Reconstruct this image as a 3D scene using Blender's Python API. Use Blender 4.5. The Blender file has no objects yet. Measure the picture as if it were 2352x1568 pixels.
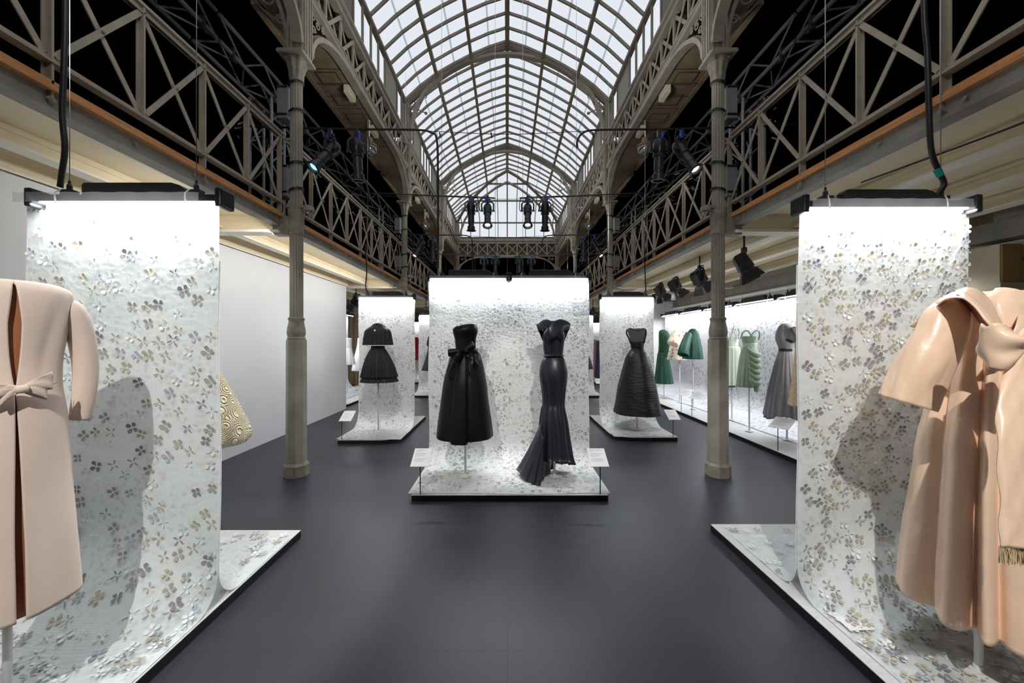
import bpy, bmesh, math, random
from mathutils import Vector, Matrix, noise
PI = math.pi; sin = math.sin; cos = math.cos
S = bpy.context.scene
C = S.collection
# ---------------------------------------------------------------- camera, sky, exposure
H = 1.45; F = 900.0; CX = 1165.0; CY = 782.0
cd = bpy.data.cameras.new('camera'); cam = bpy.data.objects.new('camera', cd); C.objects.link(cam)
cd.sensor_width = 36.0; cd.lens = F / 2352 * 36; cd.shift_x = 11 / 2352; cd.shift_y = -2 / 2352
cd.clip_start = 0.05; cd.clip_end = 100
cam.location = (0, 0, H); cam.rotation_euler = (PI / 2, 0, 0)
S.camera = cam
S.view_settings.view_transform = 'Standard'; S.view_settings.look = 'None'
S.view_settings.exposure = 0.0; S.view_settings.gamma = 1.0; S.view_settings.use_curve_mapping = False
W = bpy.data.worlds.new('overcast_sky'); S.world = W; W.use_nodes = True
wb = W.node_tree.nodes['Background']; wb.inputs[0].default_value = (0.86, 0.89, 0.95, 1); wb.inputs[1].default_value = 1.0

def P(x, y, D): return Vector(((x - CX) / F * D, D, H - (y - CY) / F * D))
def spot(name, loc, tgt, power, ang, blend=0.25, size=0.03, col=(1, .97, .92)):
    l = bpy.data.lights.new(name, 'SPOT'); l.energy = power; l.spot_size = math.radians(ang); l.spot_blend = blend
    l.shadow_soft_size = size; l.color = col
    o = bpy.data.objects.new(name, l); C.objects.link(o); o.location = loc
    d = Vector(tgt) - Vector(loc); o.rotation_euler = d.to_track_quat('-Z', 'Y').to_euler(); return o
# front key spots on the cross wire just above the visitor
spot('key_light', (-.6, -1.2, 3.75), (-1.95, 1.6, 1.0), 470, 38, .25, .02)
spot('key_light', (.3, -1.2, 3.75), (2.15, 1.7, .9), 520, 38, .25, .02)
spot('key_light', (-.9, .05, 3.75), (-.5, 4.2, .8), 400, 24, .4, .03)
spot('key_light', (.9, .05, 3.75), (.5, 4.2, .8), 400, 24, .4, .03)
spot('key_light', (-1.2, 3.2, 3.7), (-2.05, 6.3, .9), 200, 30, .4, .03)
spot('key_light', (1.3, 3.2, 3.7), (2.05, 6.4, .9), 200, 30, .4, .03)
for yy in (1.4, 4.2, 7.0, 10.0):  # unseen upward spots, added to brighten the aisle ceilings
    for s in (-1, 1): spot('ceiling_fill', (s * (3.2 if s > 0 else 2.65), yy, .6), (s * 3.3, yy + .2, 3), 6 if yy < 3 else 12, 150, 1, .3, (1, .98, .95))
spot('key_light', (-1.2, 8.4, 3.7), (-2.05, 10.6, .9), 130, 40, .5, .03)
spot('key_light', (1.3, 8.4, 3.7), (2.05, 10.6, .9), 130, 40, .5, .03)
def area(name, loc, sx, sy, power, rot=(0, 0, 0), col=(.93, .96, 1)):
    l = bpy.data.lights.new(name, 'AREA'); l.shape = 'RECTANGLE'; l.size = sx; l.size_y = sy; l.energy = power; l.color = col
    o = bpy.data.objects.new(name, l); C.objects.link(o); o.location = loc; o.rotation_euler = rot; return o

for yy in (4.3, 7.1): area('wall_fill', (-2.5, yy, 2.6), 2.7, .08, 16, (0, 0, 0), (1, .99, .97)).rotation_euler = Vector((-.7, 0, -.72)).to_track_quat('-Z', 'Y').to_euler()  # unseen light strips, added to brighten the left partition wall
spot('key_light', (-.9, 4.1, 3.75), (-1.75, 2.7, .9), 320, 40, .4, .03)
for yy in (4.4, 8.8, 13.0):  # unseen fill spots, added to lift the girders and arches
    for s in (-1, 1): spot('structure_fill', (s * .9, yy, 3.9), (s * 2.3, yy + 1.6, 5.6), 75, 150, 1, .2, (1, .98, .94))
for s in (-1, 1): spot('structure_fill', (s * .9, 1.0, 3.9), (s * 2.4, 2.6, 4.6), 45, 150, 1, .2, (1, .98, .94))  # same added fill for the nearest bay
# ---------------------------------------------------------------- materials
def nodes(name):
    m = bpy.data.materials.new(name); m.use_nodes = True; nt = m.node_tree
    return m, nt, nt.nodes['Principled BSDF'], nt.nodes, nt.links
def sr(r, g, b):
    f = lambda c: (c / 255 / 12.92) if c <= 10 else ((c / 255 + .055) / 1.055) ** 2.4
    return (f(r), f(g), f(b), 1)
def mat(name, col, rough=.6, metal=0, var=0, scale=8, bump=0, bscale=40, spec=.5, sheen=0, sub=0, aniso=None, coords='Object', stretch=(1, 1, 1), emit=0):
    m, nt, b, N, L = nodes(name)
    b.inputs['Base Color'].default_value = col; b.inputs['Roughness'].default_value = rough; b.inputs['Metallic'].default_value = metal
    b.inputs['Specular IOR Level'].default_value = spec
    if sheen: b.inputs['Sheen Weight'].default_value = sheen; b.inputs['Sheen Roughness'].default_value = .4
    if emit: b.inputs['Emission Color'].default_value = col; b.inputs['Emission Strength'].default_value = emit
    tc = N.new('ShaderNodeTexCoord'); mp = N.new('ShaderNodeMapping'); mp.inputs['Scale'].default_value = stretch
    L.new(tc.outputs[coords], mp.inputs[0])
    if var:
        n = N.new('ShaderNodeTexNoise'); n.inputs['Scale'].default_value = scale; n.inputs['Detail'].default_value = 6
        L.new(mp.outputs[0], n.inputs['Vector'])
        r = N.new('ShaderNodeValToRGB'); r.color_ramp.elements[0].position = .3; r.color_ramp.elements[1].position = .7
        r.color_ramp.elements[0].color = tuple(c * (1 - var) for c in col[:3]) + (1,)
        r.color_ramp.elements[1].color = tuple(min(1, c * (1 + var)) for c in col[:3]) + (1,)
        L.new(n.outputs[0], r.inputs[0]); L.new(r.outputs[0], b.inputs['Base Color'])
    if bump:
        n2 = N.new('ShaderNodeTexNoise'); n2.inputs['Scale'].default_value = bscale; n2.inputs['Detail'].default_value = 4
        L.new(mp.outputs[0], n2.inputs['Vector'])
        bp = N.new('ShaderNodeBump'); bp.inputs['Strength'].default_value = bump; bp.inputs['Distance'].default_value = .01
        L.new(n2.outputs[0], bp.inputs['Height']); L.new(bp.outputs[0], b.inputs['Normal'])
    return m
def emis(name, col, st):
    m, nt, b, N, L = nodes(name); N.remove(b)
    e = N.new('ShaderNodeEmission'); e.inputs[0].default_value = col; e.inputs[1].default_value = st
    L.new(e.outputs[0], N['Material Output'].inputs[0]); return m
M = {}
M['iron'] = mat('taupe_painted_iron', sr(144, 138, 124), .5, 0, .16, 6, .12, 60)
M['iron_d'] = mat('chipped_taupe_paint', sr(134, 127, 113), .55, 0, .28, 14, .3, 50)
M['rail'] = mat('railing_paint', sr(160, 149, 132), .5, 0, .12, 9, .1, 60)
M['steel'] = mat('grey_beam_paint', sr(132, 128, 118), .55, 0, .2, 5, .1, 40)
M['cream'] = mat('cream_painted_boards', sr(230, 216, 184), .6, 0, .05, 3)
M['cream_w'] = mat('pale_flange_paint', sr(236, 230, 214), .55, 0, .04, 3)
M['soffit'] = mat('soffit_panelling', sr(128, 110, 88), .7, 0, .2, 7)
M['brown'] = mat('brown_infill_board', sr(82, 70, 58), .8, 0, .25, 9)
M['board'] = mat('grey_infill_panel', sr(170, 164, 152), .7, 0, .08, 9)
M['wood'] = mat('varnished_handrail_wood', sr(196, 136, 82), .45, 0, .3, 4, .1, 30, stretch=(40, 1, 40))
M['black'] = mat('black_blackout_cloth', (.0035, .0035, .004, 1), 1.0, spec=0)
M['blackmetal'] = mat('black_painted_metal', (.012, .012, .014, 1), .35, 0, 0, bump=.15, bscale=120)
M['truss'] = mat('black_truss_tube', (.2, .205, .22, 1), .25, .4)
M['charcoal'] = mat('satin_charcoal_housing', (.022, .023, .027, 1), .3, .2)
M['darkgrey'] = mat('lens_tube_grey', (.05, .052, .06, 1), .35, .4)
M['chrome'] = mat('bare_metal', (.6, .6, .62, 1), .25, 1)
M['cable'] = mat('black_rubber_cable', (.008, .008, .01, 1), .45)
M['wall'] = mat('white_wall_paint', sr(226, 227, 229), .75, 0, .015, 1.2)
M['wallg'] = mat('grey_wall_paint', sr(178, 178, 178), .75, 0, .03, 2)
M['plat_side'] = mat('black_plinth_edge', (.004, .004, .005, 1), .4)
M['pole'] = mat('white_pole_enamel', sr(222, 222, 220), .35)
M['card'] = mat('white_caption_card', sr(232, 232, 234), .5)
M['ink'] = mat('grey_printed_text', sr(178, 178, 182), .7)
M['speaker'] = mat('grey_speaker_shell', sr(134, 132, 132), .6, bump=.2, bscale=300)
M['blue'] = mat('blue_plug', (.01, .08, .6, 1), .4)
M['red'] = mat('orange_plug', (.6, .05, .02, 1), .4)
M['teal'] = mat('teal_tape', (.01, .35, .3, 1), .5)
M['tie'] = mat('clear_cable_tie', sr(220, 220, 220), .4)
M['lampglass'] = mat('ribbed_lamp_glass', (.35, .34, .32, 1), .08, .75)
M['rust'] = mat('brown_lamp_hood', sr(120, 96, 76), .6, 0, .2, 12)
M['box'] = mat('cream_emergency_box', sr(222, 218, 190), .5)
M['plaster'] = mat('cream_plaster', sr(205, 195, 172), .8, 0, .06, 6, .2, 30)
M['ochre'] = mat('ochre_plaster', sr(176, 146, 92), .85, 0, .12, 5)
M['beige'] = mat('beige_drape', sr(168, 150, 124), .9, 0, .06, 5)
M['led'] = emis('led_diffuser', (.9, .95, 1, 1), 12)
M['lens_w'] = emis('lit_lens_warm', (1, .85, .72, 1), 1.6)
M['lens_b'] = emis('lit_lens_blue', (.35, .7, 1, 1), 1.8)
# floor: dark vinyl, faint seams and scuffs
m, nt, b, N, L = nodes('dark_grey_vinyl_floor'); M['floor'] = m
tc = N.new('ShaderNodeTexCoord'); n = N.new('ShaderNodeTexNoise'); n.inputs['Scale'].default_value = 1.6; n.inputs['Detail'].default_value = 8
L.new(tc.outputs['Object'], n.inputs['Vector'])
r = N.new('ShaderNodeValToRGB'); r.color_ramp.elements[0].color = sr(39, 41, 47); r.color_ramp.elements[1].color = sr(49, 51, 58)
L.new(n.outputs[0], r.inputs[0])
br = N.new('ShaderNodeTexBrick'); br.offset = 0; br.inputs['Scale'].default_value = 1; br.inputs['Brick Width'].default_value = 40; br.inputs['Row Height'].default_value = 1.83
br.inputs['Mortar Size'].default_value = .003; br.inputs['Color1'].default_value = (1, 1, 1, 1); br.inputs['Color2'].default_value = (1, 1, 1, 1); br.inputs['Mortar'].default_value = (.72, .72, .72, 1)
L.new(tc.outputs['Object'], br.inputs['Vector'])
mx = N.new('ShaderNodeMix'); mx.data_type = 'RGBA'; mx.blend_type = 'MULTIPLY'; mx.inputs[0].default_value = 1
L.new(r.outputs[0], mx.inputs[6]); L.new(br.outputs[0], mx.inputs[7]); L.new(mx.outputs[2], b.inputs['Base Color'])
b.inputs['Roughness'].default_value = .42; b.inputs['Specular IOR Level'].default_value = .35
n2 = N.new('ShaderNodeTexNoise'); n2.inputs['Scale'].default_value = 260; L.new(tc.outputs['Object'], n2.inputs['Vector'])
bp = N.new('ShaderNodeBump'); bp.inputs['Strength'].default_value = .12; bp.inputs['Distance'].default_value = .003; L.new(n2.outputs[0], bp.inputs['Height']); L.new(bp.outputs[0], b.inputs['Normal'])
# petal cloth: white net, voronoi petal relief, partly see-through, lets light through
def petal(name, tint, scale, thru, contrast=.35, lo=.55, grid=True, bump=.3):
    m, nt, b, N, L = nodes(name)
    tc = N.new('ShaderNodeTexCoord')
    v = N.new('ShaderNodeTexVoronoi'); v.inputs['Scale'].default_value = scale; v.inputs['Randomness'].default_value = .9
    nz = N.new('ShaderNodeTexNoise'); nz.inputs['Scale'].default_value = scale * .12; nz.inputs['Detail'].default_value = 5
    nw = N.new('ShaderNodeTexNoise'); nw.inputs['Scale'].default_value = scale * .6
    L.new(tc.outputs['Object'], nw.inputs['Vector']); L.new(tc.outputs['Object'], nz.inputs['Vector'])
    mxv = N.new('ShaderNodeMix'); mxv.data_type = 'VECTOR'; mxv.inputs[0].default_value = .05
    L.new(tc.outputs['Object'], mxv.inputs[4]); L.new(nw.outputs['Color'], mxv.inputs[5]); L.new(mxv.outputs[1], v.inputs['Vector'])
    r = N.new('ShaderNodeValToRGB'); e = r.color_ramp.elements
    e[0].position = .0; e[0].color = tuple(c * lo for c in tint) + (1,); e[1].position = contrast; e[1].color = tuple(tint) + (1,)
    L.new(v.outputs['Distance'], r.inputs[0])
    r2 = N.new('ShaderNodeValToRGB'); r2.color_ramp.elements[0].position = .35; r2.color_ramp.elements[1].position = .6
    L.new(nz.outputs[0], r2.inputs[0])
    mc = N.new('ShaderNodeMix'); mc.data_type = 'RGBA'; mc.inputs[6].default_value = tuple(tint) + (1,)
    L.new(r2.outputs[0], mc.inputs[0]); L.new(r.outputs[0], mc.inputs[7])
    L.new(mc.outputs[2], b.inputs['Base Color']); b.inputs['Roughness'].default_value = .55
    bp = N.new('ShaderNodeBump'); bp.inputs['Strength'].default_value = bump; bp.inputs['Distance'].default_value = .006
    L.new(v.outputs['Distance'], bp.inputs['Height']); L.new(bp.outputs[0], b.inputs['Normal'])
    tr = N.new('ShaderNodeBsdfTranslucent'); L.new(mc.outputs[2], tr.inputs[0])
    m1 = N.new('ShaderNodeMixShader'); m1.inputs[0].default_value = .3; L.new(b.outputs[0], m1.inputs[1]); L.new(tr.outputs[0], m1.inputs[2])
    out = N['Material Output']
    if thru > 0:
        tp = N.new('ShaderNodeBsdfTransparent'); m2 = N.new('ShaderNodeMixShader')
        if grid:
            wv = N.new('ShaderNodeTexWave'); wv.wave_type = 'BANDS'; wv.bands_direction = 'Z'; wv.inputs['Scale'].default_value = 62
            L.new(tc.outputs['Object'], wv.inputs['Vector'])
            ml = N.new('ShaderNodeMath'); ml.operation = 'MULTIPLY'; L.new(wv.outputs['Fac'], ml.inputs[0]); ml.inputs[1].default_value = thru * 2
            sb = N.new('ShaderNodeMath'); sb.operation = 'SUBTRACT'; sb.inputs[0].default_value = 1; L.new(ml.outputs[0], sb.inputs[1]); L.new(sb.outputs[0], m2.inputs[0])
        else: m2.inputs[0].default_value = 1 - thru
        L.new(tp.outputs[0], m2.inputs[1]); L.new(m1.outputs[0], m2.inputs[2]); L.new(m2.outputs[0], out.inputs[0])
    else: L.new(m1.outputs[0], out.inputs[0])
    return m
M['petal_near'] = petal('petal_net_close', (.84, .88, .88), 30, .06, .5, .72)
M['petal_mid'] = petal('petal_net_mid', (.86, .87, .86), 34, .02, .5, .05, False)
m, nt, b, N, L = nodes('sheer_white_net'); M['net'] = m; b.inputs['Base Color'].default_value = (.8, .84, .86, 1); b.inputs['Alpha'].default_value = .35
M['petal_wall'] = petal('petal_net_mottled_wall', (.80, .80, .85), 17, 0, .55, .28, False)  # grey-lilac cloth, mottled darker at the cell centres
M['petal_floor'] = petal('petal_plinth_cover', (.90, .91, .90), 40, 0, .5, .86, False)
FL = [mat('petal_taupe', sr(168, 162, 152), .6), mat('petal_lilac', sr(182, 182, 195), .6), mat('petal_olive', sr(186, 178, 158), .6), mat('petal_white', sr(226, 228, 226), .6), mat('petal_slate', sr(136, 134, 142), .6)]
M['glass'] = None
m, nt, b, N, L = nodes('milky_roof_glass'); M['glass'] = m; N.remove(b)
tp = N.new('ShaderNodeBsdfTransparent'); tp.inputs[0].default_value = (.95, .96, .97, 1)
gl = N.new('ShaderNodeBsdfGlossy'); gl.inputs[1].default_value = .05
ms = N.new('ShaderNodeMixShader'); ms.inputs[0].default_value = .04; L.new(tp.outputs[0], ms.inputs[1]); L.new(gl.outputs[0], ms.inputs[2]); L.new(ms.outputs[0], N['Material Output'].inputs[0])
# cloths
M['coat'] = mat('blush_wool', sr(228, 208, 193), .8, sheen=.2, var=.03, scale=5, bump=.15, bscale=600)
M['lining'] = mat('tan_lining', sr(170, 108, 72), .6)
M['satin'] = mat('peach_satin', sr(243, 210, 182), .32, var=.03, scale=3, bump=.35, bscale=11, spec=.5)
M['satin_in'] = mat('peach_lining_shade', sr(178, 116, 94), .5)  # hood lining, also the shadow tone under the cape collar
M['blk_silk'] = mat('black_silk_satin', (.0035, .0035, .004, 1), .45, bump=.35, bscale=14, spec=.2)
M['blk_crepe'] = mat('black_pleated_crepe', (.008, .008, .008, 1), .6, spec=.3, bump=.1, bscale=200)
M['navy_taf'] = mat('black_taffeta', (.015, .016, .025, 1), .36, bump=.4, bscale=9, spec=.5, stretch=(1, 1, .35))
M['ruched'] = mat('ruched_black_silk', (.0045, .0045, .005, 1), .4, bump=1.0, bscale=11, spec=.35, stretch=(1, 1, 6))
M['gold'] = None
m, nt, b, N, L = nodes('cream_soutache'); M['gold'] = m
tc = N.new('ShaderNodeTexCoord'); v = N.new('ShaderNodeTexVoronoi'); v.inputs['Scale'].default_value = 11; L.new(tc.outputs['Object'], v.inputs['Vector'])
mu = N.new('ShaderNodeMath'); mu.operation = 'MULTIPLY'; mu.inputs[1].default_value = 52; L.new(v.outputs['Distance'], mu.inputs[0])
sn = N.new('ShaderNodeMath'); sn.operation = 'SINE'; L.new(mu.outputs[0], sn.inputs[0])
r = N.new('ShaderNodeValToRGB'); r.color_ramp.elements[0].position = .1; r.color_ramp.elements[0].color = sr(236, 214, 166); r.color_ramp.elements[1].position = .6; r.color_ramp.elements[1].color = sr(250, 244, 224)
L.new(sn.outputs[0], r.inputs[0]); L.new(r.outputs[0], b.inputs['Base Color']); b.inputs['Roughness'].default_value = .7
bp = N.new('ShaderNodeBump'); bp.inputs['Strength'].default_value = .8; bp.inputs['Distance'].default_value = .01; L.new(sn.outputs[0], bp.inputs['Height']); L.new(bp.outputs[0], b.inputs['Normal'])
M['velvet'] = mat('emerald_velvet', sr(2, 66, 46), .6, sheen=.25, var=.35, scale=6)
M['velvet2'] = mat('bottle_green_velvet', sr(8, 74, 58), .55, sheen=.3, var=.4, scale=7)
M['pale'] = mat('pale_mint_silk', sr(206, 214, 196), .6, sheen=.1, var=.05, scale=5)
M['sage'] = mat('sage_chiffon', sr(160, 182, 156), .7, sheen=.15, var=.1, scale=6)
M['grey'] = mat('dove_grey_chiffon', sr(140, 138, 144), .7, sheen=.2, var=.1, scale=6)
M['knit'] = mat('peach_open_knit', sr(234, 208, 172), .8, var=.2, scale=40, bump=1, bscale=60)
M['white_d'] = mat('white_organza', sr(244, 244, 244), .6)
M['redc'] = mat('red_black_check', sr(168, 20, 40), .7, var=.6, scale=22)
M['pinkc'] = mat('pink_tulle', sr(238, 180, 184), .7)
M['denim'] = mat('slate_blue_silk', sr(62, 68, 92), .5, var=.5, scale=9, stretch=(1, 1, 2))
m, nt, b, N, L = nodes('floral_print_ivory'); M['floral'] = m
tc = N.new('ShaderNodeTexCoord'); v = N.new('ShaderNodeTexVoronoi'); v.inputs['Scale'].default_value = 13; nz = N.new('ShaderNodeTexNoise'); nz.inputs['Scale'].default_value = 22
L.new(tc.outputs['Object'], v.inputs['Vector']); L.new(tc.outputs['Object'], nz.inputs['Vector'])
ad = N.new('ShaderNodeMath'); ad.operation = 'ADD'; L.new(v.outputs['Distance'], ad.inputs[0]); L.new(nz.outputs[0], ad.inputs[1])
r = N.new('ShaderNodeValToRGB'); e = r.color_ramp.elements; e[0].position = .62; e[0].color = sr(120, 84, 96); e[1].position = .78; e[1].color = sr(238, 226, 208)
L.new(ad.outputs[0], r.inputs[0]); L.new(r.outputs[0], b.inputs['Base Color']); b.inputs['Roughness'].default_value = .7
m, nt, b, N, L = nodes('sheer_black_tulle'); M['sheer'] = m
b.inputs['Base Color'].default_value = (.03, .03, .03, 1); b.inputs['Alpha'].default_value = .5

# ---------------------------------------------------------------- mesh helpers
class MB:
    def __init__(s): s.v = []; s.f = []; s.mi = []; s.m = 0
    def add(s, vs, fs):
        o = len(s.v); s.v += [tuple(p) for p in vs]; s.f += [tuple(i + o for i in f) for f in fs]; s.mi += [s.m] * len(fs); return s
    def box(s, x0, x1, y0, y1, z0, z1):
        return s.add([(x, y, z) for z in (z0, z1) for y in (y0, y1) for x in (x0, x1)],
                     [(0, 2, 3, 1), (4, 5, 7, 6), (0, 1, 5, 4), (2, 6, 7, 3), (0, 4, 6, 2), (1, 3, 7, 5)])
    def cbox(s, c, d): return s.box(c[0] - d[0] / 2, c[0] + d[0] / 2, c[1] - d[1] / 2, c[1] + d[1] / 2, c[2] - d[2] / 2, c[2] + d[2] / 2)
    def bar(s, a, b, w, h, up=(0, 0, 1)):      # w across (perp to up), h along up
        a = Vector(a); b = Vector(b); d = (b - a).normalized(); up = Vector(up)
        sd = d.cross(up)
        if sd.length < 1e-4: sd = d.cross(Vector((1, 0, 0)))
        sd.normalize(); u = sd.cross(d).normalized()
        vs = []
        for p in (a, b):
            for i, j in ((-1, -1), (1, -1), (1, 1), (-1, 1)): vs.append(p + sd * (w / 2 * i) + u * (h / 2 * j))
        return s.add(vs, [(0, 1, 2, 3), (7, 6, 5, 4), (0, 4, 5, 1), (1, 5, 6, 2), (2, 6, 7, 3), (3, 7, 4, 0)])
    def sweep(s, pts, prof, up=(0, 0, 1), cap=True):   # prof: closed list of (side, up)
        pts = [Vector(p) for p in pts]; n = len(prof); vs = []; up = Vector(up)
        for i, p in enumerate(pts):
            d = (pts[min(i + 1, len(pts) - 1)] - pts[max(i - 1, 0)]).normalized()
            sd = d.cross(up)
            if sd.length < 1e-4: sd = Vector((1, 0, 0))
            sd.normalize(); u = sd.cross(d).normalized()
            for a, b in prof: vs.append(p + sd * a + u * b)
        fs = []
        for i in range(len(pts) - 1):
            for j in range(n):
                k = (j + 1) % n; fs.append((i * n + j, i * n + k, (i + 1) * n + k, (i + 1) * n + j))
        if cap: fs.append(tuple(range(n - 1, -1, -1))); fs.append(tuple(range((len(pts) - 1) * n, len(pts) * n)))
        return s.add(vs, fs)
    def tube(s, pts, r, n=8, up=(0, 0, 1)):
        pts = [Vector(p) for p in pts]; vs = []; fs = []; k = len(pts); u = None
        for i, p in enumerate(pts):
            d = (pts[min(i + 1, k - 1)] - pts[max(i - 1, 0)]).normalized()
            if u is None:
                u = Vector((0, 0, 1)) if abs(d.z) < .9 else Vector((1, 0, 0))
            u = (u - d * u.dot(d)).normalized(); w = d.cross(u); rr = r(i / (k - 1)) if callable(r) else r
            for j in range(n): vs.append(p + (u * cos(2 * PI * j / n) + w * sin(2 * PI * j / n)) * rr)
        for i in range(k - 1):
            for j in range(n): fs.append((i * n + j, i * n + (j + 1) % n, (i + 1) * n + (j + 1) % n, (i + 1) * n + j))
        fs.append(tuple(range(n - 1, -1, -1))); fs.append(tuple(range((k - 1) * n, k * n)))
        return s.add(vs, fs)
    def lathe(s, prof, c=(0, 0, 0), n=24, axis=None, rmod=None, a0=0):
        vs = []; fs = []; c = Vector(c)
        q = Vector((0, 0, 1)).rotation_difference(Vector(axis).normalized()) if axis is not None else None
        for i, (r, z) in enumerate(prof):
            for j in range(n):
                t = a0 + 2 * PI * j / n; rr = r * (rmod(t, i) if rmod else 1)
                p = Vector((rr * cos(t), rr * sin(t), z))
                if q: p = q @ p
                vs.append(c + p)
        k = len(prof)
        for i in range(k - 1):
            for j in range(n): fs.append((i * n + j, i * n + (j + 1) % n, (i + 1) * n + (j + 1) % n, (i + 1) * n + j))
        fs.append(tuple(range(n - 1, -1, -1))); fs.append(tuple(range((k - 1) * n, k * n)))
        return s.add(vs, fs)
    def grid(s, rows, closed=False):
        n = len(rows[0]); vs = [p for r in rows for p in r]; fs = []
        for i in range(len(rows) - 1):
            for j in range(n if closed else n - 1):
                k = (j + 1) % n; fs.append((i * n + j, i * n + k, (i + 1) * n + k, (i + 1) * n + j))
        return s.add(vs, fs)
    def build(s, name, mt, parent=None, smooth=False, thick=0, bevel=0, sub=0, angle=None):
        me = bpy.data.meshes.new(name); me.from_pydata(s.v, [], s.f)
        for mm in (mt if isinstance(mt, (list, tuple)) else [mt]): me.materials.append(mm)
        if s.m or any(s.mi):
            me.polygons.foreach_set('material_index', s.mi)
        me.validate(); me.update()
        bmm = bmesh.new(); bmm.from_mesh(me)
        if not thick: bmesh.ops.recalc_face_normals(bmm, faces=bmm.faces)
        bmm.to_mesh(me); bmm.free()
        if smooth:
            me.polygons.foreach_set('use_smooth', [True] * len(me.polygons))
            if angle: me.set_sharp_from_angle(angle=math.radians(angle))
        o = bpy.data.objects.new(name, me); C.objects.link(o); PWL[0] = o
        if parent is not None:
            o.parent = parent; o.matrix_parent_inverse = Matrix.Translation(-parent.location) if parent.location.length else Matrix()
            PW[o] = parent
        if thick: md = o.modifiers.new('thickness', 'SOLIDIFY'); md.thickness = thick; md.offset = 0
        if bevel: md = o.modifiers.new('bevel', 'BEVEL'); md.width = bevel; md.segments = 2; md.limit_method = 'ANGLE'
        if sub: md = o.modifiers.new('subdivision', 'SUBSURF'); md.levels = sub; md.render_levels = sub
        return o
PW = {}; PWL = [None]
def tag(o, label, cat, group=None, kind=None):
    o['label'] = label
    if cat: o['category'] = cat
    if group: o['group'] = group
    if kind: o['kind'] = kind
    return o
def thing(name, loc, label, cat, group=None):
    o = bpy.data.objects.new(name, None); C.objects.link(o); o.location = loc; o.empty_display_size = .1
    return tag(o, label, cat, group)
def struct(o, label=None):
    o['kind'] = 'structure'
    if label: o['label'] = label
    return o
def copy_tree(o, off, label=None, parent=None):
    c = o.copy(); C.objects.link(c)
    if parent is None:
        c.location = o.location + Vector(off)
        if label: c['label'] = label
    else:
        c.parent = parent; c.matrix_parent_inverse = o.matrix_parent_inverse.copy()
    for ch in [k for k in ALLCH(o)]: copy_tree(ch, off, None, c)
    return c
def ALLCH(o): return [k for k in o.children]
def catmull(rows, n):
    out = []; k = len(rows)
    for i in range(n):
        t = i / (n - 1) * (k - 1); a = min(int(t), k - 2); u = t - a
        p0 = rows[max(a - 1, 0)]; p1 = rows[a]; p2 = rows[a + 1]; p3 = rows[min(a + 2, k - 1)]
        out.append([.5 * ((2 * q1) + (-q0 + q2) * u + (2 * q0 - 5 * q1 + 4 * q2 - q3) * u * u + (-q0 + 3 * q1 - 3 * q2 + q3) * u ** 3) for q0, q1, q2, q3 in zip(p0, p1, p2, p3)])
    return out
def lerp(a, b, t): return a + (b - a) * t
# ================================================================ SETTING
def sbox(name, a, mt, label=None): return struct(MB().box(*a).build(name, mt), label)
sbox('floor', (-6, 6, -3.6, 18.4, -.1, 0), M['floor'], 'dark grey vinyl floor')
sbox('wall_left', (-3.55, -3.43, -3.6, 8.35, 0, 2.6), M['wall'], 'white partition wall of the left aisle')
sbox('wall_left', (-5.6, -5.4, -3.6, 18.4, 0, 2.95), M['wallg'])
sbox('wall_right', (5.4, 5.6, -3.6, 18.4, 0, 2.95), M['wallg'])
sbox('wall_right', (4.0, 5.4, 11.75, 11.85, 0, 2.62), M['wall'], 'white end wall of the right display')
sbox('wall_back', (-5.6, 5.6, 18.2, 18.4, 0, 2.95), M['wallg'])
sbox('wall_back', (-5.6, 5.6, 18.2, 18.4, 2.95, 6.0), M['black'], 'blacked out end wall above the gallery')
sbox('wall_front', (-5.6, 5.6, -3.8, -3.6, 0, 8.2), M['wallg'])
for s, nm in ((-1, 'wall_left'), (1, 'wall_right')):
    x = sorted((s * 5.2, s * 5.35)); sbox(nm, (x[0], x[1], -3.6, 18.4, 2.96, 6.2), M['black'], 'blacked out outer wall of the gallery')
    x = sorted((s * 2.82, s * 5.35)); sbox('ceiling', (x[0], x[1], -3.6, 18.4, 5.9, 6.0), M['black'], 'blacked out ceiling over the gallery')
    x = sorted((s * 2.5, s * 5.5)); sbox('ceiling', (x[0], x[1], -3.6, 18.3, 2.785, 2.80), M['cream'], 'cream boarded aisle ceiling')
    sbox('floor', (x[0], x[1], -3.6, 18.3, 2.802, 2.82), M['black'], 'black covered gallery deck')
# glass roof
M['joint'] = M['glass'].copy(); M['joint'].name = 'overlap_joint_glass'
for q in M['joint'].node_tree.nodes:
    if q.type == 'BSDF_TRANSPARENT': q.inputs[0].default_value = (.74, .78, .78, 1)
YE = 15.04; YB = 17.4; YC0 = -3.6
PR = [(0, 8.0), (.40, 7.87), (.79, 7.70), (1.16, 7.51), (1.54, 7.29), (1.90, 7.02), (2.24, 6.70)]
def hipY(z): return YE + (8.0 - z) / 1.30 * (YB - YE)
g = MB()
for s in (-1, 1):
    for i in range(len(PR) - 1):
        (x0, z0), (x1, z1) = PR[i], PR[i + 1]
        g.add([(s * x0, YC0, z0), (s * x1, YC0, z1), (s * x1, hipY(z1), z1), (s * x0, hipY(z0), z0)], [(0, 1, 2, 3)])
for i in range(len(PR) - 1):
    (x0, z0), (x1, z1) = PR[i], PR[i + 1]
    g.add([(-x0, hipY(z0), z0), (x0, hipY(z0), z0), (x1, hipY(z1), z1), (-x1, hipY(z1), z1)], [(0, 1, 2, 3)])
for s in (-1, 1): g.add([(s * 2.24, YC0, 5.9), (s * 2.24, YB, 5.9), (s * 2.24, YB, 6.7), (s * 2.24, YC0, 6.7)], [(0, 1, 2, 3)])
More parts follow.
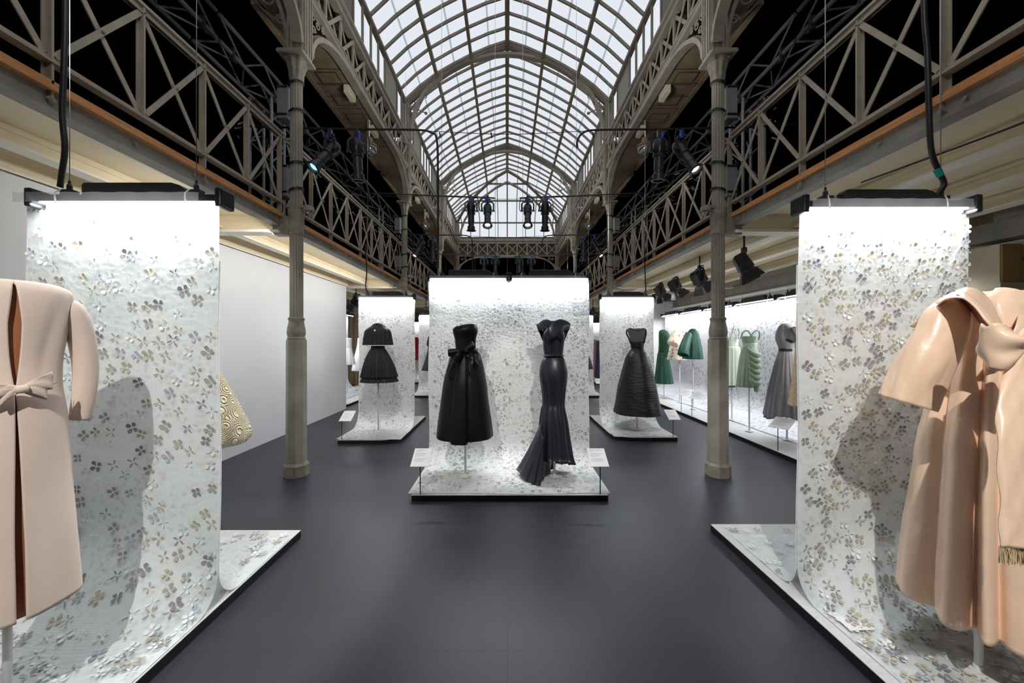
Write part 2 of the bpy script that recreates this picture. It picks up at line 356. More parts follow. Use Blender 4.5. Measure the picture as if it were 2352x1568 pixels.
g.add([(-2.24, YB, 5.9), (2.24, YB, 5.9), (2.24, YB, 6.7), (-2.24, YB, 6.7)], [(0, 1, 2, 3)])
roof = struct(g.build('ceiling', M['glass']), 'arched glass roof of milky panes in a dark iron frame')
def rib(name, Y, off, w, h, mt, par, prof=PR):
    b = MB()
    for s in (-1, 1):
        b.sweep([(s * (x), Y, z + off) for x, z in prof], [(-w / 2, -h / 2), (w / 2, -h / 2), (w / 2, h / 2), (-w / 2, h / 2)], up=(0, 0, 1), cap=True)
    return b.build(name, mt, par)
M['rib'] = mat('roof_iron', sr(122, 112, 98), .55, 0, .15, 6)
i = 0; Y = .05
while Y < YE:
    if min(abs(Y - d) for d in (4.22, 8.65, 13.08)) > .1: rib('glazing_bar', Y, -.02, .032, .05, M['rib'], roof)
    Y += .3692
for k in range(1, 7):    # bars continuing on the hipped end beyond the ridge
    Y = YE + k * .3692
    for s in (-1, 1):
        zz = 8.0 - (Y - YE) / (YB - YE) * 1.3
        pr = [(x, z) for x, z in PR if z < zz]
        if not pr: continue
        i0 = len(PR) - len(pr); (xa, za), (xb, zb) = PR[i0 - 1], PR[i0]; t = (za - zz) / (za - zb)
        pts = [(s * lerp(xa, xb, t), Y, zz - .02)] + [(s * x, Y, z - .02) for x, z in pr]
        if len(pts) > 1: MB().sweep(pts, [(-.016, -.025), (.016, -.025), (.016, .025), (-.016, .025)]).build('glazing_bar', M['rib'], roof)
for s in (-1, 1):
    for x, z in ((.79, 7.70), (1.54, 7.29)):
        MB().bar((s * x, YC0, z - .04), (s * x, hipY(z), z - .04), .06, .09).build('purlin', M['rib'], roof)
    MB().bar((s * 2.24, YC0, 6.68), (s * 2.24, YB, 6.68), .08, .07).build('eaves_beam', M['rib'], roof)
    for x, z in ((.40, 7.87), (1.16, 7.51), (1.90, 7.02)):
        MB().bar((s * x, YC0, z + .02), (s * x, hipY(z), z + .02), .035, .006).build('glass_joint', M['joint'], roof)
MB().bar((0, YC0, 7.95), (0, YE, 7.95), .09, .12).build('ridge_beam', M['rib'], roof)
# hipped end
hp = [(x, hipY(z), z) for x, z in PR]
for s in (-1, 1):
    MB().sweep([(s * x, y, z - .03) for x, y, z in hp], [(-.03, -.05), (.03, -.05), (.03, .05), (-.03, .05)], up=(0, -1, .5)).build('hip_rafter', M['rib'], roof)
    q = [(0, hipY(7.75) - .1, 7.68), (.5, hipY(7.62), 7.55), (1.0, hipY(7.4), 7.34), (1.5, hipY(7.1), 7.05), (1.85, hipY(6.85) - .03, 6.72), (2.05, YB - .06, 6.3), (2.12, YB - .06, 5.95)]
    MB().sweep([(s * x, y, z) for x, y, z in q], [(-.035, -.03), (.035, -.03), (.035, .03), (-.035, .03)], up=(0, -1, .3)).build('hip_arch', M['iron'], roof)
for k in range(-5, 6):
    x = k * .405; ax = abs(x)
    if k == 0: zt = 8.0
    else:
        for (xa, za), (xb, zb) in zip(PR, PR[1:]):
            if xa <= ax <= xb: zt = lerp(za, zb, (ax - xa) / (xb - xa))
    w = .05 if k == 0 else .03
    b = MB().bar((x, YB - .02, 5.95), (x, YB - .02, 6.7), w, .04, up=(0, 1, 0)); b.bar((x, YB - .02, 6.7), (x, hipY(zt) - .02, zt - .03), w, .04, up=(0, 1, .5)); b.build('end_mullion', M['rib'], roof)
for z, x in ((7.70, .79), (7.29, 1.54), (6.70, 2.24)):
    MB().bar((-x, hipY(z) - .03, z - .03), (x, hipY(z) - .03, z - .03), .05, .06).build('end_transom', M['rib'], roof)
# scroll ornament
def spiral(c, u, v, r, turns=1.6, a0=0, n=26, sgn=1):
    c = Vector(c); u = Vector(u); v = Vector(v); o = []
    for i in range(n):
        t = i / (n - 1); a = a0 + sgn * turns * 2 * PI * t; rr = r * (1 - .82 * t)
        o.append(c + u * (rr * cos(a)) + v * (rr * sin(a)))
    return o
def scrollwork(items, y, mt, par, name='scrollwork', thk=.012, depth=.02):
    b = MB()
    for (x, z, r, a0, sg) in items: b.sweep(spiral((x, y, z), (1, 0, 0), (0, 0, 1), r, 1.5, a0, 22, sg), [(-depth / 2, -thk / 2), (depth / 2, -thk / 2), (depth / 2, thk / 2), (-depth / 2, thk / 2)], up=(0, 1, 0) if False else (0, 0.001, 1))
    return b.build(name, mt, par)
def ring_scroll(b, pts, r=.009, n=5):
    b.tube(pts, r, n, up=(0, 1, 0.01))
# roof arches at the columns
ARCH = [(2.14, 5.9), (2.12, 6.15), (2.05, 6.42), (1.92, 6.75), (1.75, 7.0), (1.5, 7.22), (1.15, 7.46), (.79, 7.62), (.4, 7.72), (0, 7.76)]
def roof_arch(Y, label):
    t = thing('roof_arch', (0, Y, 5.9), label, 'roof arch', 'iron arches under the glass roof')
    rib('outer_rib', Y, -.05, .07, .12, M['rib'], t)
    b = MB(); full = [(-x, Y, z) for x, z in ARCH] + [(x, Y, z) for x, z in ARCH[-2::-1]]
    pts = [Vector(p) for p in full]; sm = [Vector(q) for q in catmull([tuple(p) for p in pts], 70)]
    b.sweep(sm, [(-.06, -.03), (.06, -.03), (.06, .03), (-.06, .03)], up=(0, 0, 1) if False else (0.001, 0, 1)); b.build('inner_arch', M['iron'], t, smooth=False)
    for s in (-1, 1):
        b = MB()
        for (x, z, r, a0, sg) in ((1.98, 6.72, .10, 2, 1), (1.86, 6.86, .09, 4, -1), (2.1, 6.45, .07, 1, -1), (2.12, 6.25, .05, 0, 1), (1.68, 7.13, .06, 1, 1), (2.07, 6.58, .05, 3, 1), (.62, 7.72, .04, 0, 1), (.45, 7.76, .05, 1, -1), (.28, 7.80, .05, 0, 1), (.12, 7.84, .06, 2, -1)):
            ring_scroll(b, [Vector((s * p.x, p.y, p.z)) for p in spiral((x, Y, z), (1, 0, 0), (0, 0, 1), r, 1.4, a0, 20, sg)], .011)
        ring_scroll(b, [(s * x, Y, z) for x, z in ((2.2, 6.6), (2.1, 6.55), (2.02, 6.5))], .012)
        b.tube([(s * 1.98, Y - .01, 6.55), (s * 1.88, Y - .01, 6.5), (s * 1.80, Y - .02, 6.46)], .012, 6)
        b.lathe([(.001, -.03), (.03, -.02), (.036, 0), (.03, .02), (.001, .03)], (s * 1.79, Y - .02, 6.455), 10)
        b.build('scrollwork', M['iron_d'], t)
roof_arch(8.65, 'iron roof arch with scroll spandrels spanning the nearest columns in view')
roof_arch(13.08, 'smaller-looking iron roof arch with scroll spandrels, next to the hipped glass end')
roof_arch(4.22, 'iron roof arch above the front pair of columns, out of frame at the top')
# clerestory
cl_g, cl_b = [], []
for bay in range(-1, 4):
    y0 = 4.22 + 4.43 * (bay - 1) + .08
    if y0 > 17: continue
    for a, b_ in ((.6, 1.38), (2.86, 3.63)): cl_b.append((y0 + a, min(y0 + b_, YB)))
    for a in (.3, .6, 1.38, 1.75, 2.12, 2.49, 2.86, 3.63, 3.97, 4.3): cl_g.append(y0 + a)
wn = 0
for s in (-1, 1):
    wn += 1
    w = struct(MB().box(s * 2.30 - .012, s * 2.30 + .012, YC0, YB, 5.88, 5.93).build('window_%d' % wn, M['rib']), 'clerestory window band of narrow panes above the girders')
    for a, b_ in cl_b: MB().box(s * 2.25 - .01, s * 2.25 + .01, a, b_, 5.9, 6.66).build('infill_panel', M['board'], w)
    for y in cl_g:
        if y < YB: MB().box(s * 2.235 - .015, s * 2.235 + .015, y - .018, y + .018, 5.88, 6.68).build('mullion', M['rib'], w)
# ---------------------------------------------------------------- columns
ZK = 4.5
M['web'] = mat('dark_web_plate', sr(52, 46, 38), .8, 0, .25, 9)
def column(s, Y, label):
    X = s * 2.27; t = thing('cast_iron_column', (X, Y, 0), label, 'column', 'cast iron columns of the nave')
    R8 = lambda w: w / 2 / cos(PI / 8)
    MB().lathe([(R8(.235), 0), (R8(.235), .12), (R8(.215), .135), (R8(.2), .15)], (X, Y, 0), 8, a0=PI / 8).build('base', M['iron_d'], t, bevel=.003)
    MB().lathe([(R8(.193), .15), (R8(.187), 1.46)], (X, Y, 0), 8, a0=PI / 8).build('octagonal_shaft', M['iron'], t, bevel=.004)
    MB().lathe([(.085, 1.455), (.092, 1.475), (.082, 1.49), (.086, 1.50), (.092, 1.53), (.088, 1.58), (.078, 1.63), (.074, 1.66), (.082, 1.675), (.082, 1.69), (.07, 1.70)], (X, Y, 0), 32,
               rmod=lambda a, i: 1 + (.05 * max(0, cos(8 * a)) if 3 <= i <= 6 else 0)).build('bulb_collar', M['iron_d'], t, smooth=True, angle=40)
    fl = lambda a, i: 1 - .10 * abs(sin(8 * a)) ** .6
    MB().lathe([(.067, 1.69), (.067, 2.6)], (X, Y, 0), 128, rmod=fl).build('fluted_shaft', M['iron'], t)
    MB().lathe([(.066, 2.58), (.078, 2.6), (.074, 2.62), (.076, 2.70), (.073, 2.78), (.085, 2.80), (.085, 2.85), (.068, 2.86)], (X, Y, 0), 32, rmod=lambda a, i: 1 + (.05 * cos(10 * a) if 2 < i < 5 else 0)).build('gallery_collar', M['iron_d'], t, smooth=True, angle=40)
    MB().lathe([(.064, 2.85), (.062, 4.22)], (X, Y, 0), 128, rmod=fl).build('fluted_shaft', M['iron'], t)
    b = MB().lathe([(.062, 4.2), (.074, 4.215), (.068, 4.23), (.072, 4.26), (.074, 4.32), (.09, 4.38), (.105, 4.43), (.1, 4.465)], (X, Y, 0), 48, rmod=lambda a, i: 1 + (.08 * cos(8 * a) if 2 < i < 7 else 0))
    for k in range(4):
        a = PI / 4 + k * PI / 2; b.lathe([(.001, -.02), (.022, -.012), (.026, 0), (.022, .012), (.001, .02)], (X + .105 * cos(a), Y + .105 * sin(a), 4.44), 10)
    b.build('capital', M['iron_d'], t, smooth=True, angle=50)
    b = MB().box(X - .135, X + .135, Y - .15, Y + .15, 4.465, 4.485); b.box(X - .128, X + .128, Y - .143, Y + .143, 4.485, 4.5); b.build('abacus', M['iron'], t)
    xc = s * 2.235; b = MB().box(xc - .09, xc + .09, Y - .09, Y + .09, 4.5, 6.7)
    for k in (-.07, -.03, .03, .07):
        b.box(xc + k - .01, xc + k + .01, Y - .105, Y - .09, 4.52, 6.6)
        x1 = xc - s * .09; b.box(min(x1, x1 - s * .012), max(x1, x1 - s * .012), Y + k - .01, Y + k + .01, 4.52, 6.6)
    b.build('pilaster', M['iron'], t)
    # bracket that springs outward over the gallery
    b = MB(); arc = [(s * (2.34 + (1 - cos(a)) * .95), Y, 4.55 + sin(a) * 1.15) for a in [i * PI / 2 / 16 for i in range(17)]]
    b.sweep(arc, [(-.055, -.02), (.055, -.02), (.055, .02), (-.055, .02)], up=(s * .8, 0, -.6)); b.build('bracket_arch', M['iron_d'], t)
    b = MB(); top = [(p[0], Y + .03, 5.85) for p in arc]; b.grid([[(p[0], Y + .03, p[2]) for p in arc], top]); b.build('bracket_web', M['web'], t, thick=.02)
    b = MB()
    for (x, z, r, a0, sg) in ((2.52, 5.42, .13, 0, 1), (2.56, 5.13, .10, 3, -1), (2.80, 5.62, .12, 1, 1), (2.44, 4.9, .06, 0, 1), (2.5, 5.7, .09, 2, -1), (3.05, 5.74, .07, 0, 1)):
        ring_scroll(b, [Vector((s * p.x, p.y, p.z)) for p in spiral((x, Y, z), (1, 0, 0), (0, 0, 1), r, 1.5, a0, 22, sg)], .013)
    b.build('scrollwork', M['iron_d'], t); return t
names = ['in the foreground', 'second from the front', 'third from the front', 'at the far end of the nave']
for s, side in ((-1, 'left'), (1, 'right')):
    c0 = None
    for k in range(4):
        Y = (4.22, 8.65, 13.08, 17.42)[k]; lb = 'taupe cast iron column on the %s, %s' % (side, names[k])
        if c0 is None: c0 = column(s, Y, lb)
        else: copy_tree(c0, (0, Y - 4.22, 0), lb)
# ---------------------------------------------------------------- girders between the columns
def archz(d): return 5.16 if d >= 1.0 else 4.58 + .58 * math.sqrt(max(0, 1 - (1 - d) ** 2))
def girder(s, y0, y1, label):
    t = thing('lattice_girder', (s * 2.2, y0, 5.2), label, 'girder', 'lattice girders along the nave')
    X = s * 2.2; L = y1 - y0; n = 10
    MB().box(X - .05, X + .05, y0, y1, 5.72, 5.76).box(X - .03, X + .03, y0, y1, 5.76, 5.84).box(X - .06, X + .06, y0, y1, 5.84, 5.88).build('top_chord', M['iron'], t)
    MB().box(X - .04, X + .04, y0, y1, 5.2, 5.26).box(X - .055, X + .055, y0, y1, 5.26, 5.275).build('bottom_chord', M['iron'], t)
    for i in range(n + 1):
        y = y0 + L * i / n; MB().box(X - .012, X + .012, y - .018, y + .018, 5.26, 5.73).build('post', M['rail'], t)
        if i < n:
            y2 = y0 + L * (i + 1) / n
            MB().bar((X + .012, y, 5.27), (X + .012, y2, 5.72), .012, .045, up=(0, -1, 1)).build('brace', M['rail'], t)
            MB().bar((X - .012, y, 5.72), (X - .012, y2, 5.27), .012, .03, up=(0, 1, 1)).build('brace', M['rail'], t)
    prof = [(-.055, -.035), (.055, -.035), (.055, .015), (.02, .015), (.02, .035), (-.02, .035), (-.02, .015), (-.055, .015)]
    pts = [(X, y0 + d, archz(d)) for d in [1.0 * (1 - cos(PI / 2 * i / 14)) for i in range(15)]] + [(X, y1 - d, archz(d)) for d in [1.0 * (1 - cos(PI / 2 * i / 14)) for i in range(14, -1, -1)]]
    MB().sweep(pts, prof).build('arched_rib', M['iron'], t)
    if y0 < 1:
        b = MB()
        for (d, z, r, a0, q) in ((.14, 4.98, .05, 0, 1), (.22, 5.1, .06, 2, -1), (.36, 5.14, .045, 1, 1)): b.tube(spiral((X, y1 - d, z), (0, 1, 0), (0, 0, 1), r, 1.3, a0, 16, q), .007, 5)
        b.build('scrollwork', M['rail'], t); return t
    MB().grid([[(s * 2.25, p[1], p[2] + .02) for p in pts], [(s * 2.8, p[1], 5.2) for p in pts]]).build('soffit', M['soffit'], t, thick=.02)
    MB().sweep([(s * 2.8, p[1], 5.19) for p in pts], [(-.03, -.03), (.03, -.03), (.03, .03), (-.03, .03)]).build('outer_moulding', M['soffit'], t)
    b = MB()
    for i in range(1, 9):                       # coffer lines
        y = y0 + 1.0 + (L - 2) * i / 9
        if i % 2: 
            for (ya, yb) in ((y - .13, y + .13),):
                for p, q in (((2.38, ya), (2.66, ya)), ((2.66, ya), (2.66, yb)), ((2.66, yb), (2.38, yb)), ((2.38, yb), (2.38, ya))):
                    b.bar((s * p[0], p[1], 5.168), (s * q[0], q[1], 5.168), .012, .006)
        b.bar((s * 2.27, y0 + .9 + (L - 1.8) * (i - .5) / 8, 5.168), (s * 2.78, y0 + .9 + (L - 1.8) * (i - .5) / 8, 5.168), .008, .006)
    b.build('coffer_moulding', M['brown'], t)
    MB().box(s * 2.74 - .01, s * 2.74 + .01, y0, y1, 5.2, 5.9).build('infill_board', M['brown'], t)
    MB().box(min(s * 2.26, s * 2.8), max(s * 2.26, s * 2.8), y0, y1, 5.88, 5.91).build('top_board', M['brown'], t)
    b = MB()
    for e, sg in ((y0, 1), (y1, -1)):
        for (d, z, r, a0, q) in ((.14, 4.98, .05, 0, 1), (.22, 5.1, .06, 2, -1), (.36, 5.14, .045, 1, 1), (.12, 5.13, .05, 3, 1)):
            b.tube(spiral((X, e + sg * d, z), (0, 1, 0), (0, 0, 1), r, 1.3, a0, 16, q), .007, 5, up=(1, 0, .01))
    b.build('scrollwork', M['rail'], t); return t
bn = ['over the nearest bay', 'between the first and second columns', 'between the second and third columns', 'between the third column and the end']
for s, side in ((-1, 'left'), (1, 'right')):
    for k, (a, b_) in enumerate(((-.1, 4.12), (4.32, 8.55), (8.75, 12.98), (13.18, 17.32))):
        girder(s, a, b_, 'lattice girder with arched soffit on the %s, %s' % (side, bn[k]))
# end girder across the nave
t = thing('lattice_girder', (0, 17.4, 5.2), 'lattice girder of crosses spanning the far end under the glass', 'girder')
MB().box(-2.2, 2.2, 17.34, 17.44, 5.86, 5.98).build('top_chord', M['iron'], t); MB().box(-2.2, 2.2, 17.34, 17.44, 5.74, 5.80).build('top_chord', M['iron'], t)
MB().box(-2.2, 2.2, 17.36, 17.44, 5.18, 5.25).build('bottom_chord', M['iron'], t); MB().box(-2.2, 2.2, 17.5, 17.52, 5.2, 6).build('infill_board', M['brown'], t)
MB().box(-2.2, 2.2, 17.4, 17.43, 5.79, 5.87).build('fascia', M['steel'], t)
for i in range(11):
    x = -2.2 + .44 * i; MB().box(x - .022, x + .022, 17.36, 17.4, 5.24, 5.75).build('post', M['rail'], t)
    if i < 10:
        MB().bar((x, 17.38, 5.25), (x + .44, 17.38, 5.74), .012, .03, up=(-1, 0, 1)).build('brace', M['rail'], t); MB().bar((x, 17.36, 5.74), (x + .44, 17.36, 5.25), .012, .03, up=(1, 0, 1)).build('brace', M['rail'], t)
for s in (-1, 1):
    MB().sweep([(s * (2.15 - (1 - cos(a)) * 1.0), 17.38, 4.5 + sin(a) * .64) for a in [i * PI / 2 / 16 for i in range(17)]] + [(0, 17.38, 5.15)], [(-.04, -.03), (.04, -.03), (.04, .03), (-.04, .03)], up=(-s, 0, .5)).build('corner_arch', M['iron'], t)
    b = MB()
    for (x, z, r, a0, sg) in ((2.0, 5.05, .07, 0, 1), (1.85, 5.08, .07, 2, -1), (2.08, 4.8, .05, 1, 1)): ring_scroll(b, [Vector((s * p.x, p.y, p.z)) for p in spiral((x, 17.38, z), (1, 0, 0), (0, 0, 1), r, 1.4, a0, 18, sg)], .012)
    b.build('scrollwork', M['iron_d'], t)
sbox('ceiling', (-5.5, 5.5, 17.6, 18.3, 6.0, 6.1), M['black'])
b = MB()
for x in (-1.5, 0, .45, 1.72): b.tube([(x, 18.1, 2.82), (x, 18.1, 6.0)], .012, 6)
tag(b.build('hanging_rod', M['truss']), 'thin vertical rods in front of the black cloth at the far end', 'rod', kind='stuff')
# ---------------------------------------------------------------- gallery railings and edge beams
def railing(s, y0, y1, ys, label):
    X = s * 2.42; t = thing('gallery_railing', (X, (y0 + y1) / 2, 2.8), label, 'railing', 'cross braced gallery railings')
    MB().box(X - .028, X + .028, y0, y1, 3.655, 3.675).box(X - .006, X + .006, y0, y1, 3.61, 3.655).box(X - .02, X + .02, y0, y1, 3.61, 3.62).build('top_rail', M['rail'], t)
    MB().box(X - .03, X + .03, y0, y1, 2.915, 2.927).box(X - .006, X + .006, y0, y1, 2.927, 2.955).build('bottom_rail', M['rail'], t)
    b = MB().box(X - .03, X + .04 , y0, y1, 2.765, 2.785).box(X - .022, X + .03, y0, y1, 2.785, 2.80).box(X - .014, X + .02, y0, y1, 2.80, 2.822); b.build('wooden_kerb', M['wood'], t)
    for i, (y, long_) in enumerate(ys):
        b = MB().box(X - .02, X + .02, y - .006, y + .006, 2.70 if long_ else 2.92, 3.66).box(X + s * .014, X + s * .02, y - .022, y + .022, 2.72 if long_ else 2.92, 3.66)
        po = b.build('post', M['rail'], t)
        if long_: MB().lathe([(.001, 0), (.014, .002), (.014, .03), (.001, .032)], (X - s * .0, y, 2.715), 8, axis=(-s, 0, 0)).build('bolt', M['iron_d'], po)
    yy = [y0] + [y for y, _ in ys] + [y1]
    for a, b_ in zip(yy, yy[1:]):
        if b_ - a < .3: continue
        MB().bar((X - s * .008, a + .02, 2.96), (X - s * .008, b_ - .02, 3.61), .008, .034, up=(0, -1, 1)).build('brace', M['rail'], t)
        MB().bar((X + s * .008, a + .02, 3.61), (X + s * .008, b_ - .02, 2.96), .008, .034, up=(0, 1, 1)).build('brace', M['rail'], t)
        MB().lathe([(.001, 0), (.009, .002), (.009, .012), (.001, .014)], (X - s * .01, (a + b_) / 2, 3.285), 6, axis=(-s, 0, 0)).build('rivet', M['iron_d'], t)
    return t
def edge_beam(s, y0, y1, label):
    t = thing('gallery_edge_beam', (s * 2.42, (y0 + y1) / 2, 2.68), label, 'beam', 'steel edge beams under the gallery')
    X = s * 2.42
    MB().box(min(X, X + s * .015), max(X, X + s * .015), y0, y1, 2.685, 2.765).build('web', M['steel'], t); wb_ = t.children[-1] if t.children else t
    MB().box(min(X - s * .01, X + s * .1), max(X - s * .01, X + s * .1), y0, y1, 2.675, 2.687).build('flange', M['steel'], t)
    MB().box(min(X + s * .1, X + s * .16), max(X + s * .1, X + s * .16), y0, y1, 2.70, 2.74).build('white_moulding', M['cream_w'], t)
    MB().box(min(X + s * .02, X + s * .1), max(X + s * .02, X + s * .1), y0, y1, 2.69, 2.80).build('packing', M['cream'], t)
    n = 9
    for i in range(n):
        y = y0 + (y1 - y0) * (i + .5) / n; MB().lathe([(.001, 0), (.012, .002), (.012, .016), (.001, .018)], (X - s * .001, y, 2.725), 6, axis=(-s, 0, 0)).build('bolt', M['steel'], t)
    for y in (y0 + .1, y1 - .1): MB().box(min(X - s * .012, X), max(X - s * .012, X), y - .06, y + .06, 2.69, 2.76).build('splice_plate', M['iron_d'], t)
for s, side in ((-1, 'left'), (1, 'right')):
    for k, (a, b_) in enumerate(((-.1, 4.2), (4.3, 8.62), (8.72, 13.05), (13.15, 17.4))):
        if k == 0:
            e = 4.17 if s < 0 else 4.27; ys = [(e - .525 * i, i % 2 == 0) for i in range(8)][::-1]; b_ = 4.22
        else: ys = [(a + (b_ - a) * i / 8, i % 2 == 0) for i in range(1, 8)]
        railing(s, a, b_, ys, 'taupe cross braced gallery railing on the %s, %s' % (side, bn[k])); edge_beam(s, a, b_, 'grey riveted steel beam under the %s railing, %s' % (side, bn[k]))
# aisle ceiling beams
def ibeam(a, b_, label, w=.12, z0=2.655, z1=2.785):
    t = thing('ceiling_beam', ((a[0] + b_[0]) / 2, (a[1] + b_[1]) / 2, z0), label, 'beam', 'cream painted beams of the aisle ceilings')
    MB().bar((a[0], a[1], (z0 + z1) / 2 + .01), (b_[0], b_[1], (z0 + z1) / 2 + .01), .05, z1 - z0 - .02).build('web', M['cream'], t)
    MB().bar((a[0], a[1], z0 + .008), (b_[0], b_[1], z0 + .008), w, .016).build('flange', M['cream_w'], t)
    MB().bar((a[0], a[1], z1 - .03), (b_[0], b_[1], z1 - .03), .075, .03).build('moulding', M['cream'], t)
lab = {3.1: 'nearest the nave', 3.8: 'second from the nave', 4.5: 'farthest from the nave'}
for s, side in ((-1, 'left'), (1, 'right')):
    for x in (3.1, 3.8, 4.5):
        ibeam((s * x, -3.6), (s * x, 18.1), 'long cream ceiling beam of the %s aisle, %s' % (side, lab[x]))
    for k, Y in enumerate((4.22, 8.65, 13.08)):
        t0 = 'cream cross beam over the %s aisle at the column %s' % (side, names[k])
        t = thing('cross_beam', (s * 3.8, Y, 2.6), t0, 'beam', 'cream cross beams at the columns')
        MB().box(*sorted((s * 2.5, s * 5.2)), Y - .03, Y + .03, 2.62, 2.785).build('web', M['cream'], t)
        MB().box(*sorted((s * 2.42, s * 5.2)), Y - .08, Y + .08, 2.60, 2.625).build('flange', M['cream_w'], t)
        MB().box(*sorted((s * 2.33, s * 2.5)), Y - .05, Y + .05, 2.58, 2.78).build('bearing_block', M['iron_d'], t)
ibeam((-3.48, -3.6), (-3.48, 8.5), 'cream beam resting along the top of the white partition wall', z0=2.61, z1=2.785)
t = thing('ceiling_beam', (5.0, 7, 2.4), 'grey steel beam above the right display wall', 'beam')
MB().box(4.96, 5.08, 1.5, 11.7, 2.45, 2.66).build('web', M['steel'], t); MB().box(4.9, 4.96, 1.5, 11.7, 2.36, 2.40).build('white_moulding', M['cream_w'], t)
# light channel on the right ceiling
tag(MB().box(3.27, 3.33, -1, 8.5, 2.75, 2.785).build('conduit', M['cream_w']), 'white metal conduit running along the right aisle ceiling', 'conduit')
tag(MB().box(4.02, 4.04, -1, 8.5, 2.765, 2.785).build('conduit', M['cable']), 'thin black cable running along the right aisle ceiling', 'cable')
# corner plasterwork top right
sbox('trim_1', (4.7, 5.3, 3.74, 4.08, 2.0, 2.37), M['plaster'], 'cream plaster entablature in the right corner')
struct(MB().box(4.66, 5.34, 3.70, 4.09, 1.95, 2.0).box(4.64, 5.36, 3.67, 4.09, 1.915, 1.95).build('trim_2', M['plaster']))
sbox('trim_3', (4.71, 4.9, 3.725, 3.742, 2.0, 2.37), M['ochre'])
sbox('trim_5', (4.72, 4.9, 3.3, 4.08, 2.42, 2.6), M['steel'])
sbox('trim_6', (4.92, 4.96, 3.0, 3.7, 0, 2.6), M['soffit'])
sbox('trim_7', (5.0, 5.3, 2.6, 3.2, 0, 2.6), M['brown'])
sbox('trim_4', (5.36, 5.4, 1.2, 4.0, .0, 2.2), M['brown'])
# ---------------------------------------------------------------- trusses on the galleries
def truss(s, y0, y1, label):
    t = thing('box_truss', (s * 3.3, (y0 + y1) / 2, 4.74), label, 'truss', 'black box trusses along the galleries')
    xs = (s * 3.16, s * 3.45); zs = (4.74, 5.03)
    for x in xs:
        for z in zs: MB().tube([(x, y0, z), (x, y1, z)], .024, 8).build('chord', M['truss'], t)
    n = 11; L = y1 - y0
    for i in range(n):
        a = y0 + L * i / n; b_ = y0 + L * (i + 1) / n
        za, zb = zs if i % 2 else zs[::-1]; xa, xb = xs if i % 2 else xs[::-1]
        MB().tube([(xs[0], a, za), (xs[0], b_, zb)], .012, 6).build('lacing', M['truss'], t)
        MB().tube([(xa, a, zs[0]), (xb, b_, zs[0])], .012, 6).build('lacing', M['truss'], t)
        MB().tube([(xs[1], a, zb), (xs[1], b_, za)], .012, 6).build('lacing', M['truss'], t)
    for i in range(0, n, 2):
        a = y0 + L * (i + .5) / n; MB().box(min(xs[0] - s * .03, xs[0] + s * .02), max(xs[0] - s * .03, xs[0] + s * .02), a - .02, a + .02, 4.66, 4.80).build('clamp', M['darkgrey'], t)
tn = ['nearest the camera', 'past the first column', 'past the second column', 'at the far end']
for s, side in ((-1, 'left'), (1, 'right')):
    for k in range(4): truss(s, (-.1 + 4.4 * k), (4.25 + 4.4 * k), 'black box truss over the %s gallery, %s' % (side, tn[k]))
    for k, Y in enumerate((5.4, 9.8)):
        t = thing('truss_tower', (s * 3.3, Y, 2.98), 'upright black truss tower on the %s gallery behind the %s column' % (side, ('first', 'second')[k]), 'truss', 'upright truss towers')
        for x in (3.16, 3.45):
            for y in (Y - .15, Y + .15): MB().tube([(s * x, y, 2.98), (s * x, y, 4.7)], .022, 8).build('upright', M['truss'], t)
        for i in range(6):
            z0 = 3.0 + .28 * i; f = i % 2
            MB().tube([(s * (3.16 if f else 3.45), Y - .15, z0), (s * (3.45 if f else 3.16), Y - .15, z0 + .28)], .011, 6).build('lacing', M['truss'], t)
            MB().tube([(s * 3.16, Y - (.15 if f else -.15), z0), (s * 3.16, Y + (.15 if f else -.15), z0 + .28)], .011, 6).build('lacing', M['truss'], t)
# bundles of clamps and fittings stored along the truss
rnd = random.Random(5)
for s, side in ((-1, 'left'), (1, 'right')):
    b = MB()
    for i in range(170):
        y = 5.0 + rnd.random() * 8; x = s * (3.15 + rnd.random() * .5); z = 4.1 + rnd.random() * .55
        q = Vector((rnd.uniform(-1, 1), rnd.uniform(-1, 1), rnd.uniform(-1, 1))).normalized() * rnd.uniform(.02, .07)
        b.bar(Vector((x, y, z)) - q, Vector((x, y, z)) + q, .012, .02)
    tag(b.build('rigging_fittings', M['truss']), 'tangle of dark rigging clamps and fittings hung under the %s truss' % side, 'rigging', kind='stuff')
